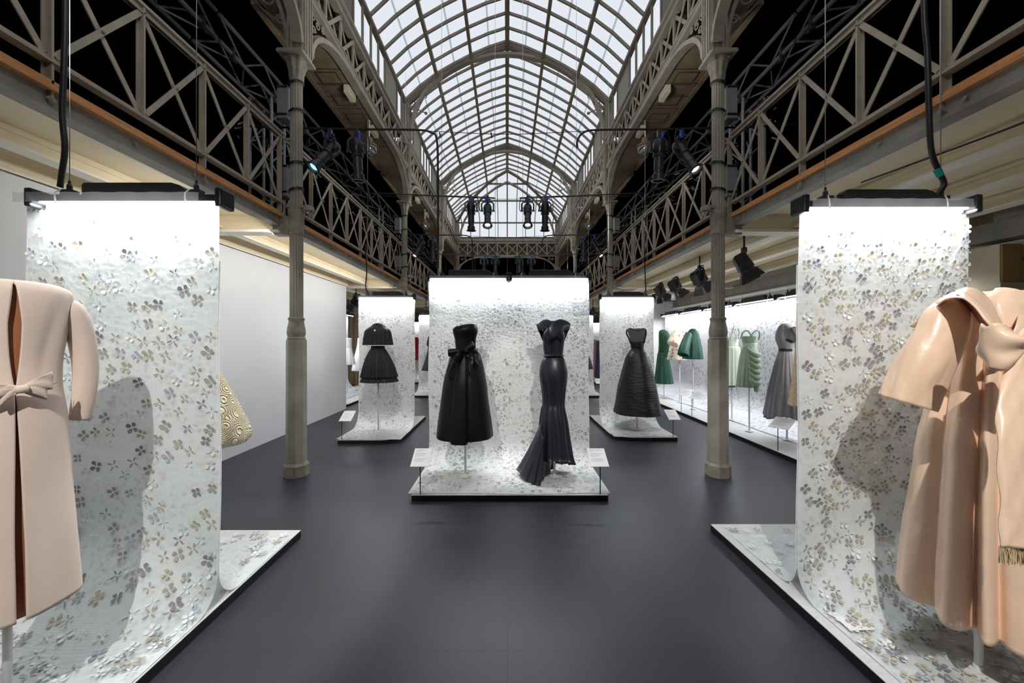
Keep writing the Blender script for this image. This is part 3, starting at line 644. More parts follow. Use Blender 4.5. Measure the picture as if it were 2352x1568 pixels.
# ================================================================ LAMPS, CABLES, SPEAKERS
def ellipsoidal(hang, aim, label, lit=None, L=.46, group='profile spotlights on the cross wires'):
    hang = Vector(hang); aim = Vector(aim).normalized()
    t = thing('profile_spotlight', hang, label, 'spotlight', group)
    piv = hang + Vector((0, 0, -.19)); st = piv - aim * (L * .30)
    ax = aim
    MB().lathe([(.02, 0), (.05, .01), (.066, .05), (.068, .12), (.06, .17), (.055, .19)], st, 20, ax).build('lamp_housing', M['charcoal'], t, smooth=True, angle=35)
    MB().lathe([(.058, .165), (.066, .17), (.066, .195), (.058, .2)], st, 20, ax).build('gate_ring', M['charcoal'], t)
    MB().lathe([(.05, .19), (.052, .33), (.046, .335), (.046, .37), (.06, .385), (.06, L - .02), (.052, L - .01), (.052, L - .04), (.001, L - .045)], st, 20, ax).build('lens_tube', M['darkgrey'], t, smooth=True, angle=30); lt_ = PWL[0]
    MB().lathe([(.001, 0), (.047, .001), (.04, .008), (.001, .014)], st + ax * (L - .035), 20, ax).build('lens', M[lit] if lit else M['charcoal'], lt_, smooth=True)
    sd = ax.cross(Vector((0, 0, 1)))
    if sd.length < .25 or abs(ax.z) > .97: sd = Vector((1, .15, 0))
    sd.z = 0; sd.normalize()
    fr = MB(); e = st + ax * (L - .01); u = ax.cross(sd).normalized()
    for k in range(8):
        a = PI / 4 * k; a2 = PI / 4 * (k + 1)
        fr.bar(e + (sd * cos(a) + u * sin(a)) * .07, e + (sd * cos(a2) + u * sin(a2)) * .07, .02, .012)
    fr.build('colour_frame', M['charcoal'], t)
    y = MB(); pts = [piv + sd * .095, piv + sd * .098 + Vector((0, 0, .11)), piv + sd * .07 + Vector((0, 0, .145)), piv - sd * .07 + Vector((0, 0, .145)), piv - sd * .098 + Vector((0, 0, .11)), piv - sd * .095]
    y.sweep(pts, [(-.013, -.004), (.013, -.004), (.013, .004), (-.013, .004)], up=ax.cross(sd) if abs(ax.z) < .5 else (0, 1, 0.01)); yk = y.build('yoke', M['darkgrey'], t)
    for q in (-1, 1): MB().lathe([(.001, 0), (.022, .002), (.022, .012), (.008, .014), (.008, .03), (.018, .032), (.018, .045), (.001, .047)], piv + sd * q * .068, 10, sd * q).build('tilt_knob', M['charcoal'], yk)
    MB().cbox(hang + Vector((0, 0, .005)), (.04, .04, .10)).lathe([(.001, 0), (.012, .001), (.012, .03), (.001, .031)], hang + Vector((.02, -.01, -.01)), 8, (1, 0, 0)).build('hook_clamp', M['darkgrey'], t)
    c = MB().tube([Vector(q) for q in catmull([tuple(hang + sd * .03), tuple(hang + sd * .09 + Vector((0, 0, .03))), tuple(hang + sd * .13 + Vector((0, 0, -.06))), tuple(piv + sd * .12 + Vector((0, 0, -.0))), tuple(st + sd * .03)], 18)], .006, 6); c.build('power_cable', M['cable'], t)
    MB().tube([hang + sd * .03 + Vector((0, -.02, .01)), hang + sd * .03 + Vector((0, -.02, -.06))], .014, 8).build('plug', M['blue'], t)
    return t
ZW = 3.79
def X_at(px, D): return (px - CX) / F * D
rows = [
 (4.35, [(758, (-.42, -.55, -.9), 'lens_b', 'spotlight with a glowing blue-white lens, beside the left front column'),
         (820, (.02, .12, -1), None, 'black spotlight hanging straight down beside the one with the blue lens'),
         (1514, (0, .1, -1), None, 'black spotlight hanging straight down on the right, nearest the front wire'),
         (1566, (.32, -.45, -.9), 'lens_w', 'spotlight tilted to the right with a warm lit lens, beside the right front column')]),
 (6.35, [(1082, (0, .1, -1), None, 'leftmost of the four spotlights hanging over the middle of the nave'),
         (1120, (.02, -.5, -1), 'lens_w', 'spotlight with warm lit lens, second from left over the middle of the nave'),
         (1212, (-.02, -.5, -1), 'lens_w', 'spotlight with warm lit lens, third from left over the middle of the nave'),
         (1252, (0, .1, -1), None, 'rightmost of the four spotlights hanging over the middle of the nave')]),
 (8.7, [(967, (-.4, -.5, -.9), 'lens_w', 'small spotlight tilted left with lit lens, beside the second left column'),
        (994, (0, .1, -1), None, 'small dark spotlight hanging down beside the second left column'),
        (1340, (0, .1, -1), None, 'small dark spotlight hanging down beside the second right column'),
        (1366, (.4, -.5, -.9), 'lens_w', 'small spotlight tilted right with lit lens, beside the second right column')]),
 (10.75, [(1112, (0, .1, -1), None, 'leftmost small spotlight just above the central light bar'),
          (1138, (0, -.4, -1), None, 'second small spotlight from the left just above the central light bar'),
          (1193, (0, -.4, -1), None, 'third small spotlight from the left just above the central light bar'),
          (1220, (0, .1, -1), None, 'rightmost small spotlight just above the central light bar')])]
wl = ['front', 'second', 'third', 'fourth']
for k, (D, L_) in enumerate(rows):
    xr = 3.2 if k % 2 == 0 else 2.25
    lo = [(-xr, D, ZW + .04), (-1.9, D, ZW), (-1.0, D, ZW - .01), (0, D, ZW - .05), (1.0, D, ZW - .01), (1.9, D, ZW), (xr, D, ZW + .04)]
    t = thing('cross_wire', (0, D, ZW), 'black cross wire with taped cables spanning the nave, %s from the camera' % wl[k], 'wire', 'cross wires carrying the spotlights')
    MB().tube([Vector(p) for p in catmull(lo, 40)], .004, 6).build('wire', M['cable'], t)
    for s in (-1, 1):
        if k % 2 == 0: MB().tube([Vector(p) for p in catmull([(s * 3.2, D, ZW + .05), (s * 1.9, D, ZW + .01), (s * 1.05, D, ZW), (s * .85, D, ZW - .03), (s * .78, D, ZW - .12)] + ([(s * .77, D, 3.2), (s * .77, D, 2.25)] if s < 0 else [(s * .78, D, ZW - .2)]), 40)], .012, 6).build('cable_bundle', M['cable'], t)
        else: MB().tube([Vector(p) for p in catmull([(s * 2.2, D, ZW + .05), (s * 1.2, D, ZW + .01), (s * .6, D, ZW - .01), (s * .2, D, ZW - .03)], 24)], .011, 6).build('cable_bundle', M['cable'], t)
    if k == 0:
        for x in (-.75, -.18, .28, .95): MB().bar((x, D, ZW - .03), (x + .01, D, ZW - .09), .012, .015).build('peg', M['cable'], t)
    for px, aim, lit, lb in L_: ellipsoidal((X_at(px, D), D, ZW - .05), aim, lb, lit, L=.46)
# fresnels with barn doors on the aisle ceilings
def fresnel(pos, aim, label, sc=1.0):
    pos = Vector(pos); a = Vector(aim).normalized(); t = thing('barn_door_spotlight', pos, label, 'spotlight', 'spotlights with barn doors on the aisle ceilings')
    piv = pos + Vector((0, 0, -.19 * sc)); sd = a.cross(Vector((0, 0, 1))).normalized(); u = sd.cross(a).normalized()
    def bx(b, c0, c1, w0, w1, h0, h1):
        vs = []
        for c, w, h in ((c0, w0, h0), (c1, w1, h1)):
            for i, j in ((-1, -1), (1, -1), (1, 1), (-1, 1)): vs.append(piv + a * c * sc + sd * (w * i * sc) + u * (h * j * sc))
        b.add(vs, [(3, 2, 1, 0), (4, 5, 6, 7), (0, 1, 5, 4), (1, 2, 6, 5), (2, 3, 7, 6), (3, 0, 4, 7)])
    b = MB(); bx(b, -.12, .06, .085, .085, .07, .085); bx(b, -.15, -.12, .06, .085, .05, .07); b.build('lamp_housing', M['blackmetal'], t, bevel=.006)
    b = MB()
    for i in range(5): bx(b, -.11 + i * .03, -.10 + i * .03, .09, .09, .076, .078)
    b.build('cooling_fin', M['charcoal'], t)
    MB().lathe([(.08, 0), (.088, .005), (.088, .03), (.07, .03), (.07, .01), (.001, .01)], piv + a * .06 * sc, 20, a).build('lens_ring', M['darkgrey'], t)
    for i, (dx, dy) in enumerate(((1, 0), (-1, 0), (0, 1), (0, -1))):
        d = sd * dx + u * dy; e = sd * dy + u * dx; p0 = piv + a * .09 * sc + d * .085 * sc; p1 = p0 + a * .12 * sc + d * .07 * sc
        MB().add([p0 - e * .08 * sc, p0 + e * .08 * sc, p1 + e * .115 * sc, p1 - e * .115 * sc], [(0, 1, 2, 3)]).build('barn_door', M['charcoal'], t, thick=.003)
    pts = [piv + sd * .1 * sc, piv + sd * .1 * sc + Vector((0, 0, .13 * sc)), piv + sd * .07 * sc + Vector((0, 0, .17 * sc)), piv - sd * .07 * sc + Vector((0, 0, .17 * sc)), piv - sd * .1 * sc + Vector((0, 0, .13 * sc)), piv - sd * .1 * sc]
    MB().sweep(pts, [(-.015, -.004), (.015, -.004), (.015, .004), (-.015, .004)], up=(0, 1, .01)).build('yoke', M['blackmetal'], t)
    MB().lathe([(.001, 0), (.03, .003), (.03, .02), (.001, .022)], piv + sd * .1 * sc, 10, sd).build('tilt_knob', M['charcoal'], t)
    MB().cbox(pos + Vector((0, 0, 0)), (.05 * sc, .05 * sc, .06 * sc)).tube([pos, Vector((pos.x, pos.y, 2.79))], .012, 8).build('clamp', M['blackmetal'], t)
    MB().tube([Vector(q) for q in catmull([tuple(pos), tuple(pos + sd * .08 + Vector((0, 0, .02))), tuple(pos + sd * .05 - Vector((0, 0, .1))), tuple(piv - a * .1)], 16)], .006, 6).build('power_cable', M['cable'], t)
    MB().tube([pos + sd * .03 + Vector((0, -.02, -.05)), pos + sd * .05 + Vector((0, -.02, -.1))], .012, 8).build('plug', M['red'], t)
for px, py, D, ax, lb in ((1709, 574, 4.9, (.45, -.2, -.9), 'largest barn door spotlight on the right aisle ceiling, past the column'),
                      (1607, 614, 6.2, (.5, .1, -.8), 'barn door spotlight on the right aisle ceiling, just left of the column'),
                      (1551, 636, 7.6, (.5, .1, -.8), 'barn door spotlight on the right aisle ceiling, third from the camera'),
                      (1517, 650, 8.6, (.5, .1, -.8), 'barn door spotlight on the right aisle ceiling, beside the black ruched dress banner'),
                      (1362, 708, 12.0, (.4, .1, -.8), 'tiny barn door spotlight far off, right of the central banner'),
                      (818, 675, 8.9, (-.5, .1, -.8), 'barn door spotlight at the end of the white partition wall')):
    fresnel(P(px, py, D), ax, lb)
for p, tg in (((3.0, 4.9, 2.4), (4.1, 5.2, 1)), ((3.0, 6.2, 2.4), (4.1, 6.6, 1)), ((3.1, 7.6, 2.4), (4.1, 8.2, 1)), ((3.2, 8.8, 2.4), (4.1, 9.6, 1))):
    spot('wall_display_light', p, tg, 36, 80, .6, .05)
# speakers strapped to the columns
def speaker(s, Y, z0, h, label):
    X = s * 2.44; t = thing('column_speaker', (X, Y + .1, z0), label, 'loudspeaker', 'grey slim loudspeakers behind the columns')
    MB().box(X - .055, X + .055, Y + .02, Y + .18, z0, z0 + h).build('cabinet', M['speaker'], t, bevel=.006); cab = PWL[0]
    for z in (z0 + .04, z0 + h - .02):
        b = MB(); n = 18
        b.sweep([(s * 2.27 + .075 * cos(a), Y + .075 * sin(a), z - .02 * s * cos(a)) for a in [2 * PI * i / n for i in range(n + 1)]], [(-.002, -.012), (.002, -.012), (.002, .012), (-.002, .012)], cap=False)
        b.box(X - .06, X + .06, Y + .014, Y + .019, z - .012, z + .012); b.build('strap', M['cable'], cab)
for s, side in ((-1, 'left'), (1, 'right')):
    for k, Y in enumerate((4.22, 8.65)):
        speaker(s, Y, 3.86 - .02 * k, .36, 'upper grey loudspeaker strapped to the %s %s column' % (('first', 'second')[k], side))
        speaker(s, Y, 3.02, .34, 'lower grey loudspeaker strapped to the %s %s column' % (('first', 'second')[k], side))
# dome cameras
for s, side in ((-1, 'left'), (1, 'right')):
    for k, Y in enumerate((4.22, 8.65)):
        X = s * 2.27; cx = X - s * .15; t = thing('dome_camera', (cx, Y - .03, 2.84), 'small dome camera on a bracket of the %s %s column' % (('first', 'second')[k], side), 'camera', 'dome security cameras')
        MB().lathe([(.001, .0), (.05, 0), (.056, .015), (.05, .05), (.02, .06), (.001, .06)], (cx, Y - .03, 2.83), 20).build('housing', M['iron'], t, smooth=True, angle=40)
        MB().lathe([(.001, -.035), (.02, -.032), (.034, -.02), (.04, 0), (.001, .001)], (cx, Y - .03, 2.83), 20).build('dome', M['lampglass'], t, smooth=True)
        MB().bar((X, Y, 2.88), (cx, Y - .03, 2.885), .04, .025).build('arm', M['iron'], t)
# high bay lamps
for s, side in ((-1, 'left'), (1, 'right')):
    for k, Y in enumerate((6.62, 11.1)):
        c = Vector((s * 2.33, Y, 4.72)); t = thing('high_bay_lamp', c, 'bell shaped glass pendant lamp under the %s girder, %s bay' % (side, ('first', 'second')[k]), 'lamp', 'pendant lamps under the girders')
        MB().lathe([(.02, .16), (.055, .15), (.06, .10), (.06, .06), (.12, .04), (.15, .0), (.14, -.01), (.05, .03)], c, 24).build('hood', M['rust'], t, smooth=True, angle=40)
        MB().lathe([(.12, .03), (.125, -.02), (.115, -.07), (.09, -.11), (.05, -.14), (.001, -.15)], c, 32, rmod=lambda a, i: 1 + .015 * cos(16 * a)).build('glass_bowl', M['lampglass'], t, smooth=True)
        MB().tube([c + Vector((0, 0, .15)), c + Vector((0, 0, .48))], .012, 8).build('stem', M['cream_w'], t)
# emergency light boxes
for s, side in ((-1, 'left'), (1, 'right')):
    for k, (Y, hb) in enumerate(((5.8, .11), (6.85, .10), (10.2, .11), (11.4, .10))):
        t = MB().box(s * 2.33 - .04, s * 2.33 + .04, Y - .13, Y + .13, 5.05, 5.05 + hb).build('emergency_light', M['box'], bevel=.004)
        tag(t, 'cream emergency light box under the %s girder, %s' % (side, ('just past the first column', 'beside the first bay lamp', 'just past the second column', 'beside the second bay lamp')[k]), 'emergency light', 'cream emergency light boxes')
# ================================================================ BANNERS, PLINTHS, LIGHT BARS
def flower(b, c, ex, ey, nrm, r, kind, rn):
    a0 = rn.random() * PI; 
    for k in range(4):
        a = a0 + k * PI / 2; d = ex * cos(a) + ey * sin(a); e = nrm.cross(d)
        w = r * (.36 if kind == 0 else .15); tw = rn.uniform(-.25, .25)
        l0 = r * .16; l1 = r
        pts = [d * l0, d * (l0 + (l1 - l0) * .35) - e * w * .75 + nrm * tw * r * .2, d * (l0 + (l1 - l0) * .75) - e * w + nrm * .1 * r, d * l1 - e * w * .45 + nrm * .12 * r, d * l1 * 1.0 + e * w * .45 + nrm * .12 * r, d * (l0 + (l1 - l0) * .75) + e * w + nrm * .1 * r, d * (l0 + (l1 - l0) * .35) + e * w * .75 - nrm * tw * r * .2]
        b.add([c + p for p in pts], [tuple(range(7))])
def light_bar(x0, x1, Y, z, label, units=1, cable=None, axis='x', group='slim light bars above the petal banners', power=20):
    t = thing('light_bar', ((x0 + x1) / 2, Y, z), label, 'light bar', group)
    def T(u, v, w): return Vector((u, Y + v, z + w)) if axis == 'x' else Vector((Y + v, u, z + w))
    def bx(u0, u1, v0, v1, w0, w1):
        a = T(u0, v0, w0); c = T(u1, v1, w1); return (min(a.x, c.x), max(a.x, c.x), min(a.y, c.y), max(a.y, c.y), a.z, c.z)
    L = (x1 - x0) / units
    for k in range(units):
        a = x0 + L * k; b_ = a + L; m = (a + b_) / 2
        MB().box(*bx(a + .01, b_ - .01, -.03, .035, 0, .035)).build('extrusion', M['charcoal'], t, bevel=.004)
        for e0, e1 in ((a, a + .035), (b_ - .035, b_)): MB().box(*bx(e0, e1, -.06, .045, -.035, .06)).build('end_cap', M['charcoal'], t, bevel=.008)
        q = MB(); y0, y1 = -.028, .03; w = L * .24
        pr = [(m - w, .03), (m - w, .085), (m - w + .012, .097), (m + w - .02, .097), (m + w + .02, .085), (m + w + .07, .05), (m + w + .07, .03)]
        vs = [T(u, y0, v) for u, v in pr] + [T(u, y1, v) for u, v in pr]; n = len(pr)
        q.add(vs, [tuple(range(n - 1, -1, -1)), tuple(range(n, 2 * n))] + [(i, (i + 1) % n, (i + 1) % n + n, i + n) for i in range(n)]); q.build('driver_housing', M['charcoal'], t, bevel=.004)
        MB().box(*bx(a + .04, b_ - .04, -.026, .03, -.008, 0)).build('diffuser', M['led'], t)
        for u in (a + L * .17, b_ - L * .17):
            c = T(u, 0, .06); MB().box(*bx(u - .03, u + .03, -.02, .02, .03, .065)).lathe([(.012, 0), (.012, .03), (.006, .04), (.006, .055)], T(u, 0, .06), 8).build('hanger', M['darkgrey'], t); hg = PWL[0]
            MB().tube([T(u, 0, .1), T(u, 0, 5.8 - z)] if axis == 'x' and abs(m) < 2.4 or cable else [T(u, 0, .1), T(u, 0, 2.92 - z)], .0022, 5).build('suspension_wire', M['chrome'], t)
            MB().tube([Vector(p) for p in catmull([tuple(T(u - .01, -.03, .06)), tuple(T(u - .02, -.05, .03)), tuple(T(u - .015, -.05, -.02)), tuple(T(u - .01, -.045, -.05))], 8)], .0035, 5).build('cable_tie', M['tie'], hg)
        rot = (0, 0, 0) if axis == 'x' else (0, 0, PI / 2)
        c = T(m, -.035 if axis == 'x' or Y > 0 else .035, -.02); area('light_bar_glow', c, L * .93, .05, power * .8 * L, rot)
    return t
def banner(x0, x1, Y, ztop, yfront, yback, label, mt, parent=None, flowers=0, fr=.045, seed=1, sheet=M['petal_near'], twoside=False, R=.3, dens=1.0, group='petal appliqued cloth banners', cols=None, edge=1.0):
    # hanging cloth: from the light bar down, sweeping forward over the plinth (and back when two sided)
    rn = random.Random(seed); t = thing('petal_banner', ((x0 + x1) / 2, Y, .06), label, 'banner', group)
    nx = 40
    def profile(sg, yend, R):
        pr = []; n = 26
        for i in range(n + 1): pr.append((0.0, ztop + (R + .062 - ztop) * i / n))
        for i in range(1, 13): a = i / 12 * PI / 2; pr.append((-sg * R * (1 - cos(a)), .062 + R * (1 - sin(a))))
        return pr + [(-sg * R - sg * abs(Y - sg * R - yend) * q / 4, .062) for q in range(1, 5)]
    def Rat(u): return R * (edge + (1 - edge) * math.sqrt(max(0, sin(PI * min(1, max(0, u))))))
    def pt(u, f, sg):
        pr = profile(sg, yfront if sg > 0 else yback, Rat(u)); k = min(int(f), len(pr) - 2); q = f - k
        p = (lerp(pr[k][0], pr[k + 1][0], q), lerp(pr[k][1], pr[k + 1][1], q))
        x = lerp(x0, x1, u); wv = .012 * sin(u * 9 + seed) * min(1, max(0, (ztop - p[1])))
        return Vector((x + .006 * sin(p[1] * 5 + seed), Y + p[0] + (0 if sg > 0 else .012) + wv, p[1] + .003 * noise.noise((x * 3, p[0] * 6, seed))))
    pf = profile(1, yfront, R); b = MB()
    b.grid([[pt(j / nx, i, 1) for j in range(nx + 1)] for i in range(len(pf))]); b.build('cloth', sheet, t, smooth=True)
    if twoside:
        b = MB(); b.grid([[pt(j / nx, i, -1) for j in range(nx + 1)] for i in range(4, len(pf))]); b.build('back_cloth', sheet, t, smooth=True)
    b = MB(); b.grid([[Vector((lerp(x0 + .02, x1 - .05, j / 30), Y - .072 + .004 * sin(j * 1.3), z)) for j in range(31)] for z in (ztop - .015, ztop + .012, ztop + .034)]); b.build('folded_hem', M['net'], t, smooth=True)
    # applique flowers
    if flowers:
        bs = [MB() for _ in FL]; cum = [0]
        for a, c in zip(pf, pf[1:]): cum.append(cum[-1] + math.hypot(c[0] - a[0], c[1] - a[1]))
        Lt = cum[-1]; st = math.sqrt((x1 - x0) * Lt / flowers); ny = int(Lt / st); nxx = int((x1 - x0) / st)
        for iy in range(ny):
            for ix in range(nxx):
                if rn.random() > dens: continue
                sdist = (iy + .5 + rn.uniform(-.28, .28)) / ny * Lt; u = min(.97, max(.03, (ix + .5 + .5 * (iy % 2) + rn.uniform(-.28, .28)) / nxx))
                k = 0
                while k < len(cum) - 2 and cum[k + 1] < sdist: k += 1
                q = (sdist - cum[k]) / (cum[k + 1] - cum[k]); p = (lerp(pf[k][0], pf[k + 1][0], q), lerp(pf[k][1], pf[k + 1][1], q))
                tv = Vector((0, pf[k + 1][0] - pf[k][0], pf[k + 1][1] - pf[k][1])).normalized(); ex = Vector((1, 0, 0)); nr = tv.cross(ex).normalized()
                if nr.y > 0 and abs(nr.y) > .3 or nr.z < -.3: nr = -nr
                c = pt(u, k + q, 1) + nr * rn.uniform(.006, .014)
                kind = 0 if rn.random() < .66 else 1
                ci = rn.choice(cols or (0, 0, 1, 2, 3, 4)); flower(bs[ci], c, ex, tv, nr, fr * rn.uniform(.85, 1.15), kind, rn)
        bb = MB()
        for i, q in enumerate(bs):
            bb.m = i; o = len(bb.v); bb.v += q.v; bb.f += [tuple(a + o for a in f) for f in q.f]; bb.mi += [i] * len(q.f)
        fo = bb.build('petal_flowers', FL, t, thick=.0012); fo['kind'] = 'stuff'
    return t
def plinth(outline, label, mt=None, z=.055, petals=0, seed=0, group='low white plinths with black edges', bbox=None):
    cx = sum(p[0] for p in outline) / len(outline); cy = sum(p[1] for p in outline) / len(outline)
    t = thing('plinth', (cx, cy, 0), label, 'plinth', group); n = len(outline)
    b = MB(); b.add([(x, y, 0) for x, y in outline] + [(x, y, z - .004) for x, y in outline], [(i, (i + 1) % n, (i + 1) % n + n, i + n) for i in range(n)] + [tuple(range(n - 1, -1, -1)), tuple(range(n, 2 * n))]); b.build('black_edge', M['plat_side'], t)
    b = MB(); b.add([(x, y, z - .004) for x, y in outline] + [(x, y, z) for x, y in outline], [(i, (i + 1) % n, (i + 1) % n + n, i + n) for i in range(n)] + [tuple(range(n - 1, -1, -1)), tuple(range(n, 2 * n))]); b.build('white_top', mt or M['petal_floor'], t)
    if petals:
        rn = random.Random(seed); x0, x1, y0, y1 = bbox; bs = MB(); 
        for i in range(petals):
            x = rn.uniform(x0, x1); y = rn.uniform(y0, y1); bs.m = rn.choice((0, 1, 2, 3, 3, 3, 3, 3, 3)); k = len(bs.f)
            o = len(bs.f); flower(bs, Vector((x, y, z + .017)), Vector((1, 0, 0)), Vector((0, 1, 0)), Vector((0, 0, 1)), rn.uniform(.022, .032), 0, rn)
        fo = bs.build('scattered_petals', FL, t, thick=.0012); fo['kind'] = 'stuff'
    return t
def rounded(x0, x1, y0, y1, corner, r=.35):
    o = []
    for cx, cy, nm, a in ((x0, y0, 'fl', PI), (x1, y0, 'fr', 1.5 * PI), (x1, y1, 'br', 0), (x0, y1, 'bl', .5 * PI)):
        if nm == corner:
            ccx = cx + (r if 'l' in nm else -r); ccy = cy + (r if 'f' in nm else -r)
            o += [(ccx + r * cos(a + PI / 2 * i / 10), ccy + r * sin(a + PI / 2 * i / 10)) for i in range(11)]
        else: o.append((cx, cy))
    return o
# front left / right
plinth([(-2.62, .75), (-1.52, .75), (-1.52, 2.886), (-2.62, 2.886)], 'low petal covered plinth in the front left corner', petals=150, seed=3, bbox=(-2.55, -1.56, .9, 2.82), z=.055)
banner(-2.53, -1.52, 2.06, 2.17, .9, 2.75, 'petal covered banner at front left, hanging behind the blush coat', None, flowers=470, fr=.0285, seed=4, twoside=True, R=.5, dens=.85, edge=.3, cols=(0, 0, 1, 2, 3, 3, 3, 4))
light_bar(-2.46, -1.455, 2.05, 2.17, 'black light bar on top of the front left banner', cable=True, power=15)
plinth([(1.547, .7), (2.7, .7), (2.7, 2.98), (1.547, 2.98)], 'low petal covered plinth in the front right corner', petals=170, seed=5, bbox=(1.6, 2.65, .85, 2.9))
banner(1.60, 2.53, 2.15, 2.17, .9, 2.8, 'petal covered banner at front right, hanging behind the peach satin coat', None, flowers=820, fr=.026, seed=9, twoside=True, R=.45, edge=.3, dens=.85, cols=(0, 0, 2, 2, 3, 4))
light_bar(1.575, 2.53, 2.14, 2.17, 'black light bar on top of the front right banner', cable=True, power=15)
# centre
plinth([(-.865, 3.54), (.912, 3.54), (.912, 4.55), (-.865, 4.55)], 'low white plinth in the middle of the nave carrying two black gowns')
banner(-.90, .94, 4.5, 2.15, 3.56, 5, 'widest petal banner in the middle of the nave behind two black gowns', None, flowers=620, fr=.019, seed=12, sheet=M['petal_mid'], R=.24, dens=.8, cols=(0, 0, 3, 3, 3, 2, 4, 1))
light_bar(-.91, .95, 4.49, 2.16, 'double black light bar on top of the wide central banner', units=2, power=24)
# middle row
plinth(rounded(-2.38, -1.51, 5.5, 7.26, 'fr', .3), 'white plinth with a rounded corner on the left under the caped black outfit')
banner(-2.42, -1.50, 6.38, 2.14, 5.52, 7, 'narrow petal banner behind the black cape and pleated skirt', None, flowers=240, fr=.019, seed=21, sheet=M['petal_mid'], R=.3, cols=(0, 0, 3, 3, 3, 2, 4, 1), dens=.8)
light_bar(-2.43, -1.49, 6.37, 2.15, 'black light bar above the banner of the caped black outfit', power=20)
plinth(rounded(1.54, 2.457, 5.65, 7.34, 'fl', .3), 'white plinth with a rounded corner on the right under the ruched black dress')
banner(1.55, 2.46, 6.58, 2.16, 5.67, 7, 'narrow petal banner behind the ruched black dress', None, flowers=240, fr=.019, seed=22, sheet=M['petal_mid'], R=.35, cols=(0, 0, 3, 3, 3, 2, 4, 1), dens=.8)
light_bar(1.54, 2.47, 6.57, 2.17, 'black light bar above the banner of the ruched black dress', power=20)
# third row
plinth([(-2.38, 9.96), (-1.51, 9.96), (-1.51, 11.7), (-2.38, 11.7)], 'far white plinth on the left, behind the central banner')
banner(-2.45, -1.55, 10.85, 2.14, 9.98, 12, 'far narrow petal banner left of the central banner', None, flowers=150, fr=.022, seed=31, sheet=M['petal_mid'], cols=(0, 3, 3, 2, 1))
light_bar(-2.46, -1.54, 10.84, 2.15, 'far black light bar left of the central banner', power=12)
plinth([(1.54, 9.96), (2.42, 9.96), (2.42, 11.7), (1.54, 11.7)], 'far white plinth on the right, behind the central banner')
banner(1.55, 2.42, 11.0, 2.14, 9.98, 12, 'far narrow petal banner right of the central banner', None, flowers=150, fr=.022, seed=32, sheet=M['petal_mid'], cols=(0, 3, 3, 2, 1))
light_bar(1.54, 2.43, 10.99, 2.15, 'far black light bar right of the central banner', power=12)
# right display wall
plinth([(3.4, 4.1), (4.7, 4.1), (4.7, 11.4), (3.4, 11.4)], 'long white plinth along the right display wall')
def wall_cloth(s, xw, y0, y1, label, R=.35):
    t = thing('petal_wall_cloth', (s * xw, (y0 + y1) / 2, .06), label, 'cloth', None); b = MB(); rowsv = []
    pr = [(xw, 2.14 - .3 * i) for i in range(6)] + [(xw - R * (1 - cos(a)), .07 + R * (1 - sin(a))) for a in [PI / 2 * i / 10 for i in range(11)]] + [(xw - R - .12 * i, .07) for i in range(1, 4)]
    ys = [y0 + (y1 - y0) * i / 30 for i in range(31)]
    b.grid([[(s * (p[0] + .008 * sin(y * 7)), y, p[1]) for y in ys] for p in pr]); b.build('cloth', M['petal_wall'], t, smooth=True); return t
wall_cloth(1, 4.6, 4.1, 11.4, 'long mottled petal cloth backing the green and grey dresses')
for k in range(6):
    y0 = 4.1 + 1.22 * k; light_bar(y0, y0 + 1.2, 4.52, 2.16, 'black light bar along the right display wall, segment %s from the camera' % ('one', 'two', 'three', 'four', 'five', 'six', 'seven')[k], axis='y', group='light bars along the right display wall', power=20)
# left aisle display beyond the partition
plinth([(-4.7, 8.6), (-3.5, 8.6), (-3.5, 12.6), (-4.7, 12.6)], 'white plinth in the left aisle past the partition wall')
wall_cloth(-1, 4.55, 8.6, 11.2, 'petal cloth in the left aisle behind the white dresses')
for k in range(2): light_bar(8.7 + 1.3 * k, 9.98 + 1.3 * k, -4.45, 2.16, 'black light bar in the left aisle past the partition, %s segment' % ('near', 'far')[k], axis='y', group='light bars in the left aisle', power=20)
def drape(x0, x1, y, z0, z1, label, mt=None):
    b = MB(); n = int((x1 - x0) / .03); b.grid([[(x0 + (x1 - x0) * j / n, y + .04 * sin(j * 1.1), z) for j in range(n + 1)] for z in (z0, z1)])
    return tag(b.build('drape', mt or M['beige'], None, smooth=True), label, 'curtain')
drape(-5.3, -3.4, 12.9, 0, 2.9, 'pleated beige curtain closing the left aisle')
drape(-3.3, -2.5, 17.0, 0, 2.6, 'pleated beige curtain at the far end left')
drape(2.5, 5.3, 16.6, 0, 2.6, 'pleated beige curtain at the far end right')
# far displays seen through the gaps
plinth([(-3.9, 13.2), (-2.55, 13.2), (-2.55, 14.6), (-3.9, 14.6)], 'small far plinth on the left under the red checked outfit')
plinth([(2.6, 13.2), (3.9, 13.2), (3.9, 15.2), (2.6, 15.2)], 'small far plinth on the right under the pink and slate gowns')
banner(2.75, 3.9, 15.0, 2.1, 13.3, 15.2, 'farthest petal banner on the right', None, sheet=M['petal_mid'], seed=41); light_bar(2.75, 3.9, 14.98, 2.12, 'farthest black light bar on the right', power=20)
banner(-3.9, -2.6, 14.4, 2.1, 13.3, 15.2, 'farthest petal banner on the left', None, sheet=M['petal_mid'], seed=42); light_bar(-3.9, -2.6, 14.38, 2.12, 'farthest black light bar on the left', power=20)
